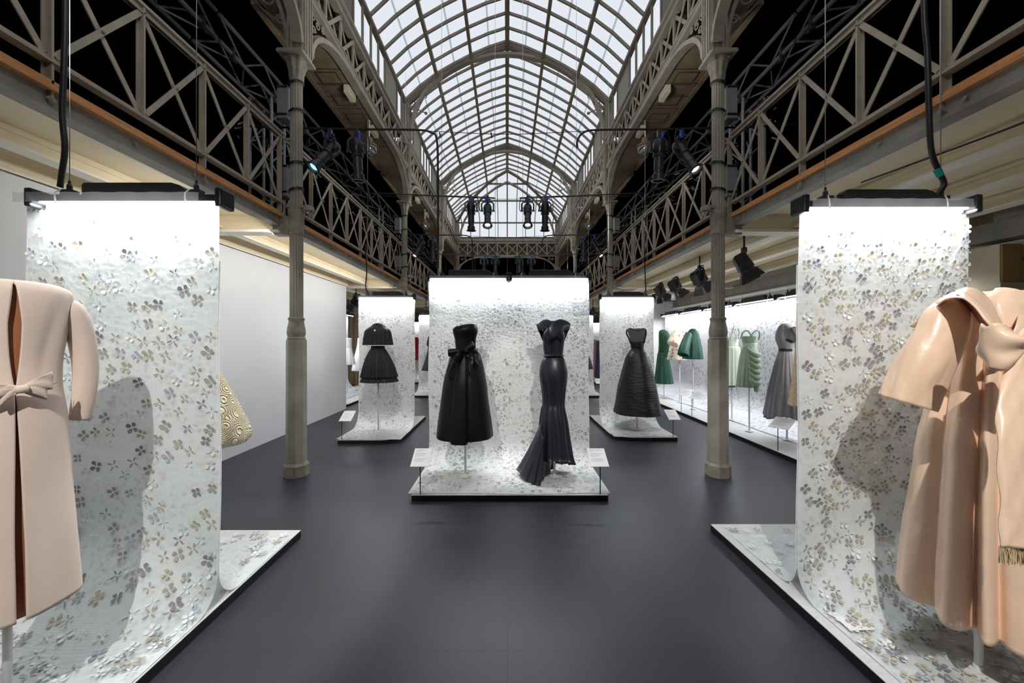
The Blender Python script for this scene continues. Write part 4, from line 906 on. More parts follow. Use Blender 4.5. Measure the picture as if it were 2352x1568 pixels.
# caption stands
def caption(base, hgt, cx, lean, label, w=.165, dep=.2, rise=.11, yaw=0, group='white caption plates on thin rods'):
    base = Vector(base); t = thing('caption_stand', base, label, 'caption stand', group)
    MB().tube([base, base + Vector((0, 0, hgt))], .005, 8).build('rod', M['cable'], t)
    R = Matrix.Rotation(yaw, 3, 'Z'); c = base + Vector((cx, 0, hgt)); a = R @ Vector((1, 0, 0)); d = (R @ Vector((lean, dep, rise))); n_ = a.cross(d).normalized()
    def q(u, v): return c + a * (u * w) + d * v
    b = MB(); vs = [q(-.5, 0), q(.5, 0), q(.5, 1), q(-.5, 1)]; b.add([v + n_ * .002 for v in vs] + [v - n_ * .002 for v in vs], [(0, 1, 2, 3), (7, 6, 5, 4), (0, 4, 5, 1), (1, 5, 6, 2), (2, 6, 7, 3), (3, 7, 4, 0)]); pl_ = b.build('plate', M['card'], t)
    b = MB(); rn = random.Random(int(abs(base.x) * 100))
    for i in range(14):
        v = .93 - i * .05
        if i in (3, 9): continue
        e = -.4 + rn.uniform(.45, .8) * (1 if i not in (2, 8) else .5)
        b.add([q(-.4, v) + n_ * .003, q(e, v) + n_ * .003, q(e, v - .014) + n_ * .003, q(-.4, v - .014) + n_ * .003], [(0, 1, 2, 3)])
    b.build('printed_lines', M['ink'], pl_)
caption((-.79, 3.56, .055), .25, -.01, .0, 'caption plate at the left front corner of the central plinth')
caption((.845, 3.56, .055), .25, .0, .0, 'caption plate at the right front corner of the central plinth')
caption((-2.33, 5.52, .055), .26, .04, 0, 'caption plate at the left corner of the caped outfit plinth', w=.17)
caption((2.40, 5.67, .055), .25, .03, 0, 'caption plate at the right corner of the ruched dress plinth', w=.17)
caption((3.44, 4.98, .055), .28, 0, 0, 'caption plate in front of the grey chiffon gown', yaw=-PI / 3, w=.24)
caption((3.42, 7.26, .055), .32, .05, 0, 'caption plate in front of the bottle green jacket', yaw=-PI / 3, w=.24)
caption((3.42, 7.7, .055), .32, .02, 0, 'caption plate in front of the floral jacket', yaw=-PI / 3, w=.24)
caption((2.35, 9.98, .055), .3, 0, 0, 'distant caption plate right of the central banner'); caption((-1.55, 9.98, .055), .33, .05, 0, 'distant caption plate left of the central banner')
tag(MB().add([(1.63, 1.86, .075), (1.75, 1.86, .078), (1.75, 2.0, .078), (1.63, 2.0, .075)], [(0, 1, 2, 3)]).build('loose_card', M['card'], thick=.002), 'blank white card lying at the edge of the front right plinth', 'card')
# thick feed cables
def cabl(pts, r, label, n=40, mt='cable'): return tag(MB().tube([Vector(p) for p in catmull([tuple(p) for p in pts], n)], r, 8).build('feed_cable', M[mt], None, smooth=True), label, 'cable')
D = 2.05
t = cabl([P(150, -420, D), P(150, 0, D), P(147, 150, D), P(143, 260, D), P(149, 340, D), P(142, 400, D), P(138, 430, D)], .013, 'thick black feed cable dropping to the front left light bar')
t = cabl([P(2118, -420, 2.12), P(2122, 0, 2.12), P(2130, 120, 2.12), P(2134, 260, 2.12), P(2140, 350, 2.12), P(2160, 400, 2.12), P(2168, 425, 2.12), P(2150, 450, 2.12)], .013, 'thick black feed cable dropping to the front right light bar')
tag(MB().tube([P(2151, 388, 2.12), P(2160, 405, 2.12)], .0155, 10).build('cable_tape', M['teal']), 'teal tape wrapped around the front right feed cable', 'tape')
cabl([P(838, 560, 6.36), P(842, 620, 6.36), P(840, 660, 6.36), P(846, 676, 6.36)], .01, 'black feed cable above the caped outfit banner')
cabl([P(1480, 560, 6.57), P(1482, 640, 6.57), P(1483, 670, 6.57), P(1476, 678, 6.57)], .01, 'black feed cable above the ruched dress banner')
cabl([P(978, 640, 10.8), P(978, 690, 10.8), P(980, 722, 10.8)], .01, 'black feed cable above the far left banner')
cabl([(2.5, .8, 2.66), (2.7, 1.6, 2.6), (2.72, 2.1, 2.6), (2.62, 2.9, 2.62)], .006, 'thin dark cable under the right gallery beam')
cabl([(5.2, 2.3, 2.45), (5.0, 2.5, 2.36), (4.8, 2.9, 2.22), (4.75, 3.6, 2.2)], .02, 'bundle of black cables sagging over the corner plasterwork')
# ================================================================ GARMENTS ON WHITE POLES
def rings(rows, Y0, k, n=46):
    # rows: (py, px_left, px_right[, depth_ratio]) silhouettes seen from the visitor's eye, turned into real ellipses of cloth
    out = []
    rr = [r if len(r) > 3 else tuple(r) + (k,) for r in rows]
    for y, xl, xr, kk in catmull(rr, n):
        mL = (xl - CX) / F; mR = (xr - CX) / F; sL = math.sqrt(1 + mL * mL * kk * kk); sR = math.sqrt(1 + mR * mR * kk * kk)
        a = (mR - mL) * Y0 / (sL + sR); X0 = mL * Y0 + a * sL
        out.append((X0, Y0, H - (y - CY) / F * Y0, a, a * kk))
    return out
def cloth(rg, N=120, folds=0, a0=0, a1=0, seed=0, pw=1.3, wr=0, sharp=1, hem=0, hemf=3, arc=None, start=0.0, drop=None):
    rn = random.Random(seed); ph = [rn.uniform(0, 6.28) for _ in range(6)]; M_ = len(rg); vs = []
    t0, t1 = arc or (0, 2 * PI)
    js = range(N) if not arc else range(N + 1)
    for i, (X0, Y0, z, a, b) in enumerate(rg):
        t = i / (M_ - 1); row = []; tt = max(0, (t - start) / (1 - start)) ** pw
        am = lerp(a0, a1, tt)
        for j in js:
            th = t0 + (t1 - t0) * j / N
            f = 0
            if folds:
                w = sin(folds * th + ph[0] + .6 * sin(2 * th + ph[1]) + .4 * sin(3 * th + ph[2])); w2 = sin(folds * 1.7 * th + ph[3])
                f = am * ((abs(w) ** sharp * (1 if w > 0 else -1)) * .75 + .25 * w2)
            if wr: f += wr * noise.noise((cos(th) * 2.2 + seed, sin(th) * 2.2, z * 5)) 
            dz = -hem * t ** 8 * (.5 + .5 * sin(hemf * th + ph[4])) if hem else 0
            if drop: dz += drop(th, t)
            row.append(Vector((X0 + a * (1 + f) * cos(th), Y0 + b * (1 + f) * sin(th), z + dz)))
        vs.append(row)
    return vs
def garment(name, rows, Y0, k, mt, par, n=46, thick=.004, closed=True, smooth=True, top=False, **kw):
    b = MB(); g = cloth(rings(rows, Y0, k, n), **kw); b.grid(g, closed=closed)
    if top: b.f.append(tuple(range(len(g[0]) - 1, -1, -1))); b.mi.append(0)
    return b.build(name, mt, par, smooth=smooth, thick=thick)
def pole(x, y, z1, par, r=.012, z0=.055):
    b = MB().tube([Vector((x, y, z0 + .015)), Vector((x, y, z1))], r, 12); par = b.build('stand_pole', M['pole'], par, smooth=True)
    MB().lathe([(r * 4.5, 0), (r * 4.5, .006), (r * 1.3, .012), (r * 1.2, .03)], (x, y, z0 + .01), 24).build('stand_base', M['pole'], par)
def sleeve(name, pts, rads, mt, par, N=40, flat=.75, thick=.004, wr=.03, seed=0, up=(0, 1, 0)):
    P_ = [Vector(q) for q in catmull([tuple(p) for p in pts], 26)]; R_ = [q for q in catmull([(r,) for r in rads], 26)]; rowsv = []
    for i, p in enumerate(P_):
        d = (P_[min(i + 1, 25)] - P_[max(i - 1, 0)]).normalized(); u = Vector(up); s_ = d.cross(u).normalized(); u = s_.cross(d)
        rowsv.append([p + (s_ * cos(2 * PI * j / N) + u * flat * sin(2 * PI * j / N)) * R_[i][0] * (1 + wr * noise.noise((cos(2 * PI * j / N) * 2 + seed, sin(2 * PI * j / N) * 2 + i * .12, seed)) + wr * .5 * noise.noise((cos(2 * PI * j / N) * 5, sin(2 * PI * j / N) * 5 + i * .35, seed))) for j in range(N)])
    return MB().grid(rowsv, closed=True).build(name, mt, par, smooth=True, thick=thick)
def blob(name, pts, mt, par, thick=.01, smooth=True, sub=2):
    # folded ribbon loop: grid of points given as rows
    return MB().grid([[Vector(p) for p in r] for r in pts]).build(name, mt, par, smooth=smooth, thick=thick, sub=sub)
# ---- blush coat seen from behind, front left (turned so that its back faces the visitor)
PHI = math.radians(62); Yc = 1.42; Xc = -1.2756 * Yc; UX, UY = cos(PHI), sin(PHI); NX, NY = sin(PHI), -cos(PHI)
t = thing('coat', (Xc, Yc, .055), 'blush wool coat seen from behind, split down the back and tied with a small bow', 'coat')
def CO(u, v, z): return Vector((Xc + u * UX + v * NX, Yc + u * UY + v * NY, z))    # u along the shoulders, v towards the back
def crings(rows, n=60, K=None):
    out = []
    for y, xr, k, D_ in catmull(rows, n):
        m = (xr - CX) / F; a = (m * Yc - Xc) / math.sqrt((UX - m * UY) ** 2 + (k * (NX - m * NY)) ** 2); out.append((y, a, a * k, H - (y - CY) / F * D_))
    return out
cr = [(646, 86, .75, 1.42), (652, 116, .62, 1.47), (664, 150, .56, 1.52), (682, 166, .56, 1.54), (720, 163, .6, 1.52), (770, 153, .64, 1.5), (830, 143, .68, 1.48), (885, 142, .72, 1.46), (930, 150, .76, 1.46), (1000, 159, .8, 1.46), (1100, 166, .84, 1.46), (1220, 176, .88, 1.46), (1310, 183, .9, 1.46), (1375, 189, .9, 1.46)]
rowsv = []; N = 170
for i, (y, a, b_, z) in enumerate(crings(cr, 70)):
    tt = i / 69
    if y < 664: g = 0.0005
    elif y < 740: g = .003 + .012 * ((y - 664) / 76)
    elif y < 888: g = .015 * (1 - ((y - 740) / 148) ** 2) + .0005
    else: g = .0008 + min(1, (y - 888) / 320) * .010
    gw = g / a; row = []
    for j in range(N + 1):
        q = gw + (2 * PI - 2 * gw) * j / N; qq = min(q, 2 * PI - q); f = 0
        if 680 < y < 895:
            s_ = sin((y - 680) / 215 * PI); f -= .06 * s_ * math.exp(-((qq - .62 + (y - 780) * .0012) / .16) ** 2); f += .035 * s_ * math.exp(-((qq - .95) / .14) ** 2); f -= .03 * s_ * math.exp(-((qq - 1.2) / .1) ** 2)
        if y > 905: f += .014 * sin(qq * 7 + 1) * min(1, (y - 905) / 300)
        f += .02 * noise.noise((qq * 2.2, z * 4, 3))
        row.append(CO(a * (1 + f) * sin(q), b_ * (1 + f) * cos(q), z))
    rowsv.append(row)
MB().grid(rowsv).build('coat_body', M['coat'], t, smooth=True, thick=.006)
lr = [(y + (14 if y < 660 else 0), a * .86, b_ * .82, z - (.02 if y < 660 else 0)) for y, a, b_, z in crings(cr, 40)]
MB().grid([[CO(a * sin(2 * PI * j / 70), b_ * cos(2 * PI * j / 70), z) for j in range(70)] for y, a, b_, z in lr[1:]], closed=True).build('lining', M['lining'], t, smooth=True, thick=.003)
for s in (1, -1):
    sleeve('sleeve', [CO(s * .128, 0, 1.598), CO(s * .158, .0, 1.566), CO(s * .186, -.002, 1.47), CO(s * .200, -.002, 1.34), CO(s * .196, -.004, 1.22), CO(s * .186, -.012, 1.132)], [.026, .043, .042, .038, .036, .034], M['coat'], t, flat=.9, wr=.05, seed=2)
def cz(px, py, v=.128):      # a point on the plane of the back, found by its bearing from the entrance
    m = (px - CX) / F; u = (m * (Yc + v * NY) - (Xc + v * NX)) / (UX - m * UY); p = CO(u, v, 0); p.z = H - (py - CY) / F * p.y; return p
bw = MB()
def loop(b, c, dirv, L, hgt):
    n = 16; rv_ = []; nn = Vector((NX, NY, 0))
    for i in range(n + 1):
        a = i / n * 2 * PI; r = .5 * (1 - cos(a)) * L; wv = .008 + .024 * sin(a / 2) ** 2
        rv_.append([c + dirv * r + nn * (.012 * sin(a) + .004 * sin(v * 9 + i)) + Vector((0, 0, (v - .5) * wv * 2 + hgt * sin(a) * .35)) for v in (0, .25, .5, .75, 1)])
    b.grid(rv_)
cb = cz(48, 893, .142); ud = Vector((UX, UY, 0))
for s, tl in ((-1, -.12), (1, .32)):
    loop(bw, cb, (ud * s + Vector((0, 0, tl))).normalized(), .078, .016)
loop(bw, cb, (ud + Vector((0, 0, -.22))).normalized(), .062, .014); loop(bw, cb, (-ud + Vector((0, 0, -.45))).normalized(), .05, .012)
bo = bw.build('bow_loops', M['coat'], t, smooth=True, thick=.003, sub=1)
MB().lathe([(.005, -.016), (.012, -.014), (.015, 0), (.012, .014), (.005, .016)], cb + Vector((NX, NY, 0)) * .012, 16, (UX, UY, .1)).build('bow_knot', M['coat'], bo, smooth=True)
MB().tube([cz(62, 890, .14), cz(85, 888, .132), cz(110, 885, .115), cz(132, 878, .085)], .0012, 5).build('waist_seam', M['lining'], t)
pole(Xc, Yc, .8, t, .0125)
# ---- peach satin evening coat, front right
Dr = 1.66
t = thing('evening_coat', (2.0, Dr, .055), 'peach satin evening coat with cape collar, big front bow and fringed sash', 'coat')
rowsR = [(672, 2225, 2405, .6), (688, 2190, 2425, .55), (706, 2168, 2450, .55), (760, 2160, 2470, .6), (820, 2150, 2475, .65), (900, 2135, 2480, .7), (1000, 2112, 2490, .78), (1150, 2090, 2500, .85), (1300, 2070, 2520, .9), (1390, 2062, 2530, .92)]
def dropR(th, tt):
    return 0
rgR = rings(rowsR, Dr, .7, 64); N = 320; rv = []
for i, (X0, Y0, z, a, b) in enumerate(rgR):
    tt = i / 63; row = []
    for j in range(N):
        th = 2 * PI * j / N; d = th - 1.5 * PI
        am = tt ** 1.15
        f = .03 * am * sin(9 * th + .6 * sin(3 * th)) + .03 * am * sin(5 * th + 1.1)
        f += -.34 * am * math.exp(-((d + .99) / .07) ** 2) - .16 * am * math.exp(-((d + .72) / .05) ** 2) + .13 * am * math.exp(-((d + 1.22) / .13) ** 2) + .08 * am * math.exp(-((d + .86) / .07) ** 2) + .12 * am * math.exp(-((d + .45) / .2) ** 2) - .14 * am * math.exp(-((d + 1.55) / .08) ** 2)
        f += .02 * noise.noise((cos(th) * 2, sin(th) * 2, z * 3)) + .012 * noise.noise((cos(th) * 7, sin(th) * 7, z * 14)) + .02 * noise.noise((cos(th) * 4 + z * 3, sin(th) * 4, z * 5))
        row.append(Vector((X0 + a * (1 + f) * cos(th), Y0 + b * (1 + f) * sin(th), z - .10 * tt ** 5 * max(0, cos(d)) * (1 if d > -.5 else .35))))
    rv.append(row)
MB().grid(rv, closed=True).build('coat_body', M['satin'], t, smooth=True, thick=.004)
# bell sleeve (left in view)
def sl(px, py, d): return tuple(P(px, py, d))
sleeve('bell_sleeve', [sl(2200, 706, 1.60), sl(2180, 728, 1.59), sl(2160, 775, 1.59), sl(2130, 832, 1.60), sl(2101, 888, 1.62), sl(2084, 926, 1.63)], [.045, .078, .088, .097, .104, .108], M['satin'], t, flat=.7, wr=.10, seed=7, N=60)
sleeve('bell_sleeve', [sl(2440, 722, 1.66), sl(2470, 750, 1.64), sl(2500, 800, 1.62), sl(2530, 850, 1.62), sl(2555, 900, 1.6)], [.05, .08, .095, .105, .11], M['satin'], t, flat=.62, wr=.12, seed=8, N=50)
# cape collar: rolls over the shoulder, comes down to the bow
def ribbon(name, A, B, mt, par, n=30, thick=.005, m=8, bulge=.02, rip=.0, sub=0):
    A = [Vector(p) for p in catmull([tuple(p) for p in A], n)]; B = [Vector(p) for p in catmull([tuple(p) for p in B], n)]; rv = []
    for i in range(n):
        w = B[i] - A[i]; tn = (A[min(i + 1, n - 1)] - A[max(i - 1, 0)]); nr = w.cross(tn); 
        if nr.length > 0: nr.normalize()
        if nr.y > 0: nr = -nr
        rv.append([A[i] + w * (v / m) + nr * (bulge * sin(PI * v / m) + rip * sin(v * 2.1 + i * .7)) for v in range(m + 1)])
    return MB().grid(rv).build(name, mt, par, smooth=True, thick=thick, sub=sub)
ribbon('cape_collar', [sl(2090, 749, 1.72), sl(2122, 716, 1.66), sl(2150, 692, 1.6), sl(2195, 670, 1.56), sl(2225, 677, 1.5), sl(2262, 712, 1.43), sl(2298, 760, 1.40), sl(2330, 790, 1.38)],
       [sl(2110, 750, 1.70), sl(2145, 712, 1.6), sl(2170, 688, 1.52), sl(2208, 684, 1.45), sl(2238, 704, 1.40), sl(2262, 735, 1.37), sl(2290, 765, 1.36), sl(2318, 789, 1.36)], M['satin'], t, bulge=.008, n=40)
ribbon('collar_roll', [sl(2195, 668, 1.68), sl(2222, 661, 1.66), sl(2250, 668, 1.62), sl(2275, 692, 1.56), sl(2290, 725, 1.48), sl(2305, 760, 1.42), sl(2328, 790, 1.38)],
       [sl(2196, 676, 1.52), sl(2215, 680, 1.49), sl(2240, 700, 1.44), sl(2262, 728, 1.40), sl(2285, 756, 1.38), sl(2305, 778, 1.37), sl(2322, 791, 1.36)], M['satin'], t, bulge=.008, n=40)
ribbon('collar_underside', [sl(2150, 694, 1.61), sl(2185, 678, 1.58), sl(2225, 690, 1.52), sl(2258, 722, 1.46), sl(2275, 748, 1.44)], [sl(2160, 690, 1.66), sl(2190, 684, 1.64), sl(2222, 704, 1.58), sl(2250, 740, 1.52), sl(2268, 760, 1.5)], M['satin_in'], t, bulge=.0)  # collar underside, its shadow put in as a deeper peach
ribbon('hood_collar', [sl(2262, 680, 1.74), sl(2280, 668, 1.78), sl(2310, 664, 1.80), sl(2345, 668, 1.78), sl(2372, 690, 1.7), sl(2370, 740, 1.55), sl(2345, 785, 1.42)],
       [sl(2262, 684, 1.70), sl(2283, 672, 1.70), sl(2307, 672, 1.70), sl(2328, 686, 1.66), sl(2338, 712, 1.58), sl(2332, 750, 1.46), sl(2316, 772, 1.38)], M['satin'], t, bulge=.012, n=40)
b = MB(); fan = [sl(2262, 682, 1.72), sl(2283, 669, 1.74), sl(2307, 669, 1.74), sl(2330, 684, 1.7), sl(2340, 712, 1.62), sl(2334, 748, 1.52), sl(2318, 772, 1.45), sl(2300, 762, 1.5), sl(2286, 722, 1.6), sl(2276, 698, 1.68)]
cc = Vector(sl(2302, 715, 1.85)); b.add([cc] + [Vector(q) for q in fan], [(0, i + 1, (i + 1) % len(fan) + 1) for i in range(len(fan))]); b.build('hood_lining', M['satin_in'], t, smooth=True, thick=.003, sub=1)
# bow: big loop, knot, sash with fringe
def bow_loop(A, B, depth, seed=0):
    n = 18; m = 16; A = [Vector(p) for p in catmull(A, n)]; B = [Vector(p) for p in catmull(B, n)]; rv = []
    for side in (0, 1):
        for i in (range(n) if side == 0 else range(n - 1, -1, -1)):
            u = i / (n - 1); row = []
            for v in range(m + 1):
                w = v / m; p = A[i].lerp(B[i], w); dp = depth * sin(PI * min(1, u * .93 + .04)) * (.55 + .45 * sin(PI * w))
                cr = .012 * sin(w * 13 + seed) * (1 - u) ** 1.3 * u * 3 + .006 * sin(w * 7 + u * 5 + seed)
                row.append(p + Vector((0, (-dp if side == 0 else dp * .8) + cr, 0)))
            rv.append(row)
    return MB().grid(rv).build('bow_loop', M['satin'], t, smooth=True, thick=.004)
LA = [sl(2334, 784, 1.27), sl(2318, 768, 1.27), sl(2290, 749, 1.27), sl(2266, 742, 1.27), sl(2258, 750, 1.27)]; LB = [sl(2334, 794, 1.27), sl(2324, 812, 1.27), sl(2302, 836, 1.27), sl(2282, 850, 1.27), sl(2270, 846, 1.27)]
bow_loop(LA, LB, .05); xk = sl(2340, 788, 1.27)[0]
bow_loop([(2 * xk - p[0], p[1], p[2] + .01) for p in LA], [(2 * xk - p[0], p[1], p[2]) for p in LB], .05, 2)
MB().lathe([(.008, -.035), (.022, -.028), (.025, 0), (.022, .028), (.008, .035)], P(2342, 788, 1.29), 20, (1, 0, -.1)).build('bow_knot', M['satin'], t, smooth=True)
def sash(xl0, xl1, xr0, xr1):
    A = [sl(2330, 800, 1.28), sl(xl0, 900, 1.24), sl(xl0 - 4, 1010, 1.2), sl(xl1, 1150, 1.17), sl(xl1, 1255, 1.15)]; B_ = [sl(2350, 800, 1.28), sl(xr0, 900, 1.24), sl(xr0 + 4, 1010, 1.2), sl(xr1, 1150, 1.17), sl(xr1, 1258, 1.15)]
    ribbon('sash', A, B_, M['satin'], t, bulge=.012, rip=.004, n=40)
    b = MB(); rn = random.Random(3); a = Vector(A[-1]); c = Vector(B_[-1])
    for i in range(150):
        u = i / 149; p = a.lerp(c, u) + Vector((0, rn.uniform(-.006, .006), 0)); q = p + Vector((rn.uniform(-.008, .008), rn.uniform(-.01, .004), -rn.uniform(.04, .055))); b.bar(p, q, .0016, .0016)
    o = b.build('fringe', M['gold_fringe'], t); o['kind'] = 'stuff'
M['gold_fringe'] = mat('pale_gold_fringe', sr(214, 190, 150), .4)
sash(2294, 2296, 2400, 2420)
pole(P(2248, 782, 1.64).x, 1.64, .9, t, .014)
# ---- embroidered gown behind the left banner
t = thing('embroidered_gown', (P(480, 782, 2.9).x, 2.62, .055), 'cream and gold soutache gown peeking out behind the front left banner', 'gown')
Yg = 2.62
garment('gown_body', [(700, 405, 478, .6), (760, 400, 476, .6), (800, 412, 468, .7), (840, 392, 492, .8), (880, 372, 520, .9), (950, 345, 555, .95), (1000, 325, 576, .95), (1018, 322, 573, .95)], Yg, .8, M['gold'], t, folds=9, a0=0, a1=.05, seed=3, wr=.03)
pole(P(450, 782, Yg).x, Yg, 1.0, t)
# ---- strapless black dress
Yd = 4.0; t = thing('strapless_dress', (P(1068, 782, Yd).x, Yd, .055), 'black satin strapless dress with a bow at the waist and a full straight skirt', 'dress')
pole(P(1069, 782, Yd).x, Yd, .9, t)
def topd(th, tt): return 0
rg = rings([(750, 1046, 1094, .7), (757, 1040, 1097, .7), (765, 1041, 1097, .7), (780, 1045, 1093, .68), (800, 1047, 1092, .68), (806, 1047, 1092, .68)], Yd, .7, 24)
rv = cloth(rg, N=90, wr=.03, seed=4)
for i, row in enumerate(rv):
    for j, p in enumerate(row):
        th = 2 * PI * j / 90; p.z += (.02 * max(0, cos(th + .5)) + .01 * max(0, -sin(th))) * (1 - i / 23) ** 2 * 1.0
        p.y -= .012 * math.exp(-((i - 7) / 4) ** 2) * max(0, -sin(th))
MB().grid(rv, closed=True).build('bodice', M['blk_silk'], t, smooth=True, thick=.004)
rg = rings([(801, 1047, 1092, .7), (808, 1041, 1098, .75), (818, 1034, 1104, .8), (840, 1028, 1110, .85), (880, 1018, 1117, .9), (930, 1011, 1123, .92), (975, 1005, 1129, .92), (1001, 1002, 1132, .92)], Yd, .9, 50); rv = []
for i, (X0, Y0, z, a, b_) in enumerate(rg):
    tt = i / 49; row = []
    for j in range(160):
        th = 2 * PI * j / 160; d = th - 1.5 * PI
        f = .012 * tt * sin(7 * th) + .015 * noise.noise((cos(th) * 2, sin(th) * 2, z * 4))
        bx = 1 / (1 + math.exp((abs(d + .09) - .27) * 60)); f += .09 * bx * min(1, tt * 2.2)
        f -= .05 * math.exp(-((d - .24) / .05) ** 2) * min(1, tt * 2.5)
        row.append(Vector((X0 + a * (1 + f) * cos(th), Y0 + b_ * (1 + f) * sin(th), z - .018 * bx * tt ** 6)))
    rv.append(row)
MB().grid(rv, closed=True).build('skirt', M['blk_silk'], t, smooth=True, thick=.004)
yq = Yd - .13
def s4(px, py, d=3.84): return tuple(P(px, py, d))
ribbon('bow_tail', [s4(1029, 802), s4(1038, 800), s4(1050, 801), s4(1058, 804)], [s4(1030, 818), s4(1040, 818), s4(1050, 812), s4(1058, 808)], M['blk_silk'], t, bulge=.02, n=14)
ribbon('bow_tail', [s4(1068, 797), s4(1074, 790), s4(1083, 784), s4(1088, 790)], [s4(1070, 805), s4(1078, 808), s4(1088, 804), s4(1091, 800)], M['blk_silk'], t, bulge=.02, n=14)
ribbon('bow_drape', [s4(1050, 802), s4(1042, 812), s4(1034, 828, 3.8), s4(1028, 850, 3.76), s4(1030, 864, 3.74), s4(1036, 869, 3.74)], [s4(1068, 803), s4(1062, 820), s4(1050, 832, 3.78), s4(1040, 848, 3.74), s4(1038, 860, 3.73), s4(1038, 869, 3.73)], M['blk_silk'], t, bulge=.03, rip=.004, n=24)
ribbon('bow_drape', [s4(1066, 804), s4(1068, 818), s4(1071, 835, 3.78), s4(1074, 850, 3.75), s4(1080, 857, 3.74)], [s4(1080, 806), s4(1086, 822), s4(1086, 838, 3.76), s4(1084, 852, 3.74), s4(1082, 857, 3.74)], M['blk_silk'], t, bulge=.02, rip=.004, n=24)
ribbon('bow_drape', [s4(1078, 804), s4(1086, 814), s4(1090, 828, 3.8), s4(1096, 839, 3.79)], [s4(1094, 802), s4(1103, 816, 3.86), s4(1106, 830, 3.84), s4(1101, 840, 3.8)], M['blk_silk'], t, bulge=.02, rip=.003, n=20)
MB().lathe([(.01, -.02), (.028, -.012), (.03, .01), (.012, .02)], P(1072, 806, 3.82), 14, (.2, 0, 1)).build('bow_knot', M['blk_silk'], t, smooth=True)
# ---- black mermaid gown
t = thing('mermaid_gown', (P(1272, 782, Yd).x, Yd, .055), 'black taffeta mermaid gown with crossed shoulders and a train sweeping left', 'gown')
pole(P(1273, 782, Yd).x, Yd, .9, t)
rows_ = [(737, 1256, 1288, .55), (744, 1250, 1293, .6), (752, 1248, 1295, .62), (768, 1247, 1297, .72), (783, 1247, 1296, .74), (800, 1248, 1294, .7), (816, 1250, 1293, .68), (830, 1244, 1299, .74), (850, 1239.5, 1303, .8), (870, 1240, 1303, .84), (895, 1244, 1300, .84), (925, 1247, 1297, .86), (940, 1244, 1298, .9), (970, 1240, 1304, .95), (1010, 1238, 1309, 1), (1050, 1234, 1316, 1), (1068, 1231, 1321, 1)]
rg = rings(rows_, Yd, .8, 80); rv = []; NN = 160
for i, (X0, Y0, z, a, b_) in enumerate(rg):
    tt = i / 79; row = []; fl = max(0, (tt - .57) / .43)
    for j in range(NN):
        th = 2 * PI * j / NN; d = th - 1.5 * PI; f = .018 * noise.noise((cos(th) * 2, sin(th) * 2, z * 6))
        if tt > .56: f += fl ** .7 * (.2 * abs(sin(5.5 * th + .4)) ** .7 - .14 + .05 * sin(9 * th))
        if .13 < tt < .3: f += .07 * math.exp(-((abs(d) - .45) / .3) ** 2) * sin((tt - .13) / .17 * PI)
        row.append(Vector((X0 + a * (1 + f) * cos(th), Y0 + b_ * (1 + f) * sin(th), z + .10 * fl ** 4 * max(0, cos(d)) - .05 * fl ** 4 * max(0, -cos(d)))))
    rv.append(row)
MB().grid(rv, closed=True).build('gown_body', M['navy_taf'], t, smooth=True, thick=.003)
MB().lathe([(.103, -.006), (.107, -.003), (.107, .003), (.103, .006)], (P(1271.5, 782, Yd).x, Yd, H - (816 - CY) / F * Yd), 40).build('waist_seam', M['navy_taf'], t).scale = (1, 1, 1)
ribbon('crossed_shoulder', [s4(1231, 744, 4.0), s4(1240, 738, 3.96), s4(1252, 733.5, 3.93), s4(1262, 735, 3.90), s4(1272, 742, 3.87), s4(1284, 756, 3.86), s4(1295, 768, 3.9)], [s4(1240, 757, 3.96), s4(1247, 757, 3.92), s4(1254, 758, 3.89), s4(1260, 760, 3.87), s4(1270, 766, 3.86), s4(1280, 774, 3.87), s4(1292, 782, 3.9)], M['navy_taf'], t, bulge=.006, n=30)
ribbon('crossed_shoulder', [s4(1311, 744, 4.0), s4(1302, 737, 3.96), s4(1290, 733, 3.92), s4(1281, 734, 3.9), s4(1270, 740, 3.86), s4(1258, 754, 3.84), s4(1249, 765, 3.88)], [s4(1303, 757, 3.96), s4(1296, 758, 3.92), s4(1290, 762, 3.88), s4(1284, 767, 3.86), s4(1275, 775, 3.84), s4(1263, 781, 3.84), s4(1250, 784, 3.88)], M['navy_taf'], t, bulge=.008, n=30)
for s in (0, 1):
    e = [(1231, 744), (1235, 755), (1240, 767), (1246, 782)] if s == 0 else [(1311, 744), (1308, 755), (1303, 766), (1297, 782)]
    ribbon('armhole_edge', [s4(x, y, 4.0) for x, y in e], [s4(x + (10 if s == 0 else -10), y + 1, 4.02) for x, y in e], M['navy_taf'], t, bulge=.0, n=12)
# train
tr = MB(); A = [P(1250, 985, 3.92), P(1236, 1030, 3.86), P(1214, 1062, 3.80), P(1196, 1078, 3.80)]; 
rowsv = []
tops = catmull([tuple(P(1246, 960, 3.95)), tuple(P(1243, 985, 3.88)), tuple(P(1247, 1005, 3.82)), tuple(P(1252, 1010, 3.86)), tuple(P(1262, 1010, 3.95))], 40)
bots = catmull([tuple(P(1189, 1076, 4.12)), tuple(P(1190, 1083, 4.0)), tuple(P(1203, 1101, 3.86)), tuple(P(1222, 1110, 3.78)), tuple(P(1239, 1112, 3.74)), tuple(P(1248, 1095, 3.9)), tuple(P(1262, 1085, 4.02))], 40)
for v in range(15):
    u = v / 14; row = []
    for j in range(40):
        a = Vector(tops[j]); b_ = Vector(bots[j]); p = a.lerp(b_, u); p.z = lerp(a.z, b_.z, u ** .9); p += Vector((.014, -.022, 0)) * sin(j * 1.05) * u; p.z = max(p.z, .062); row.append(p)
    rowsv.append(row)
tr.grid(rowsv).build('train', M['navy_taf'], t, smooth=True, thick=.003)
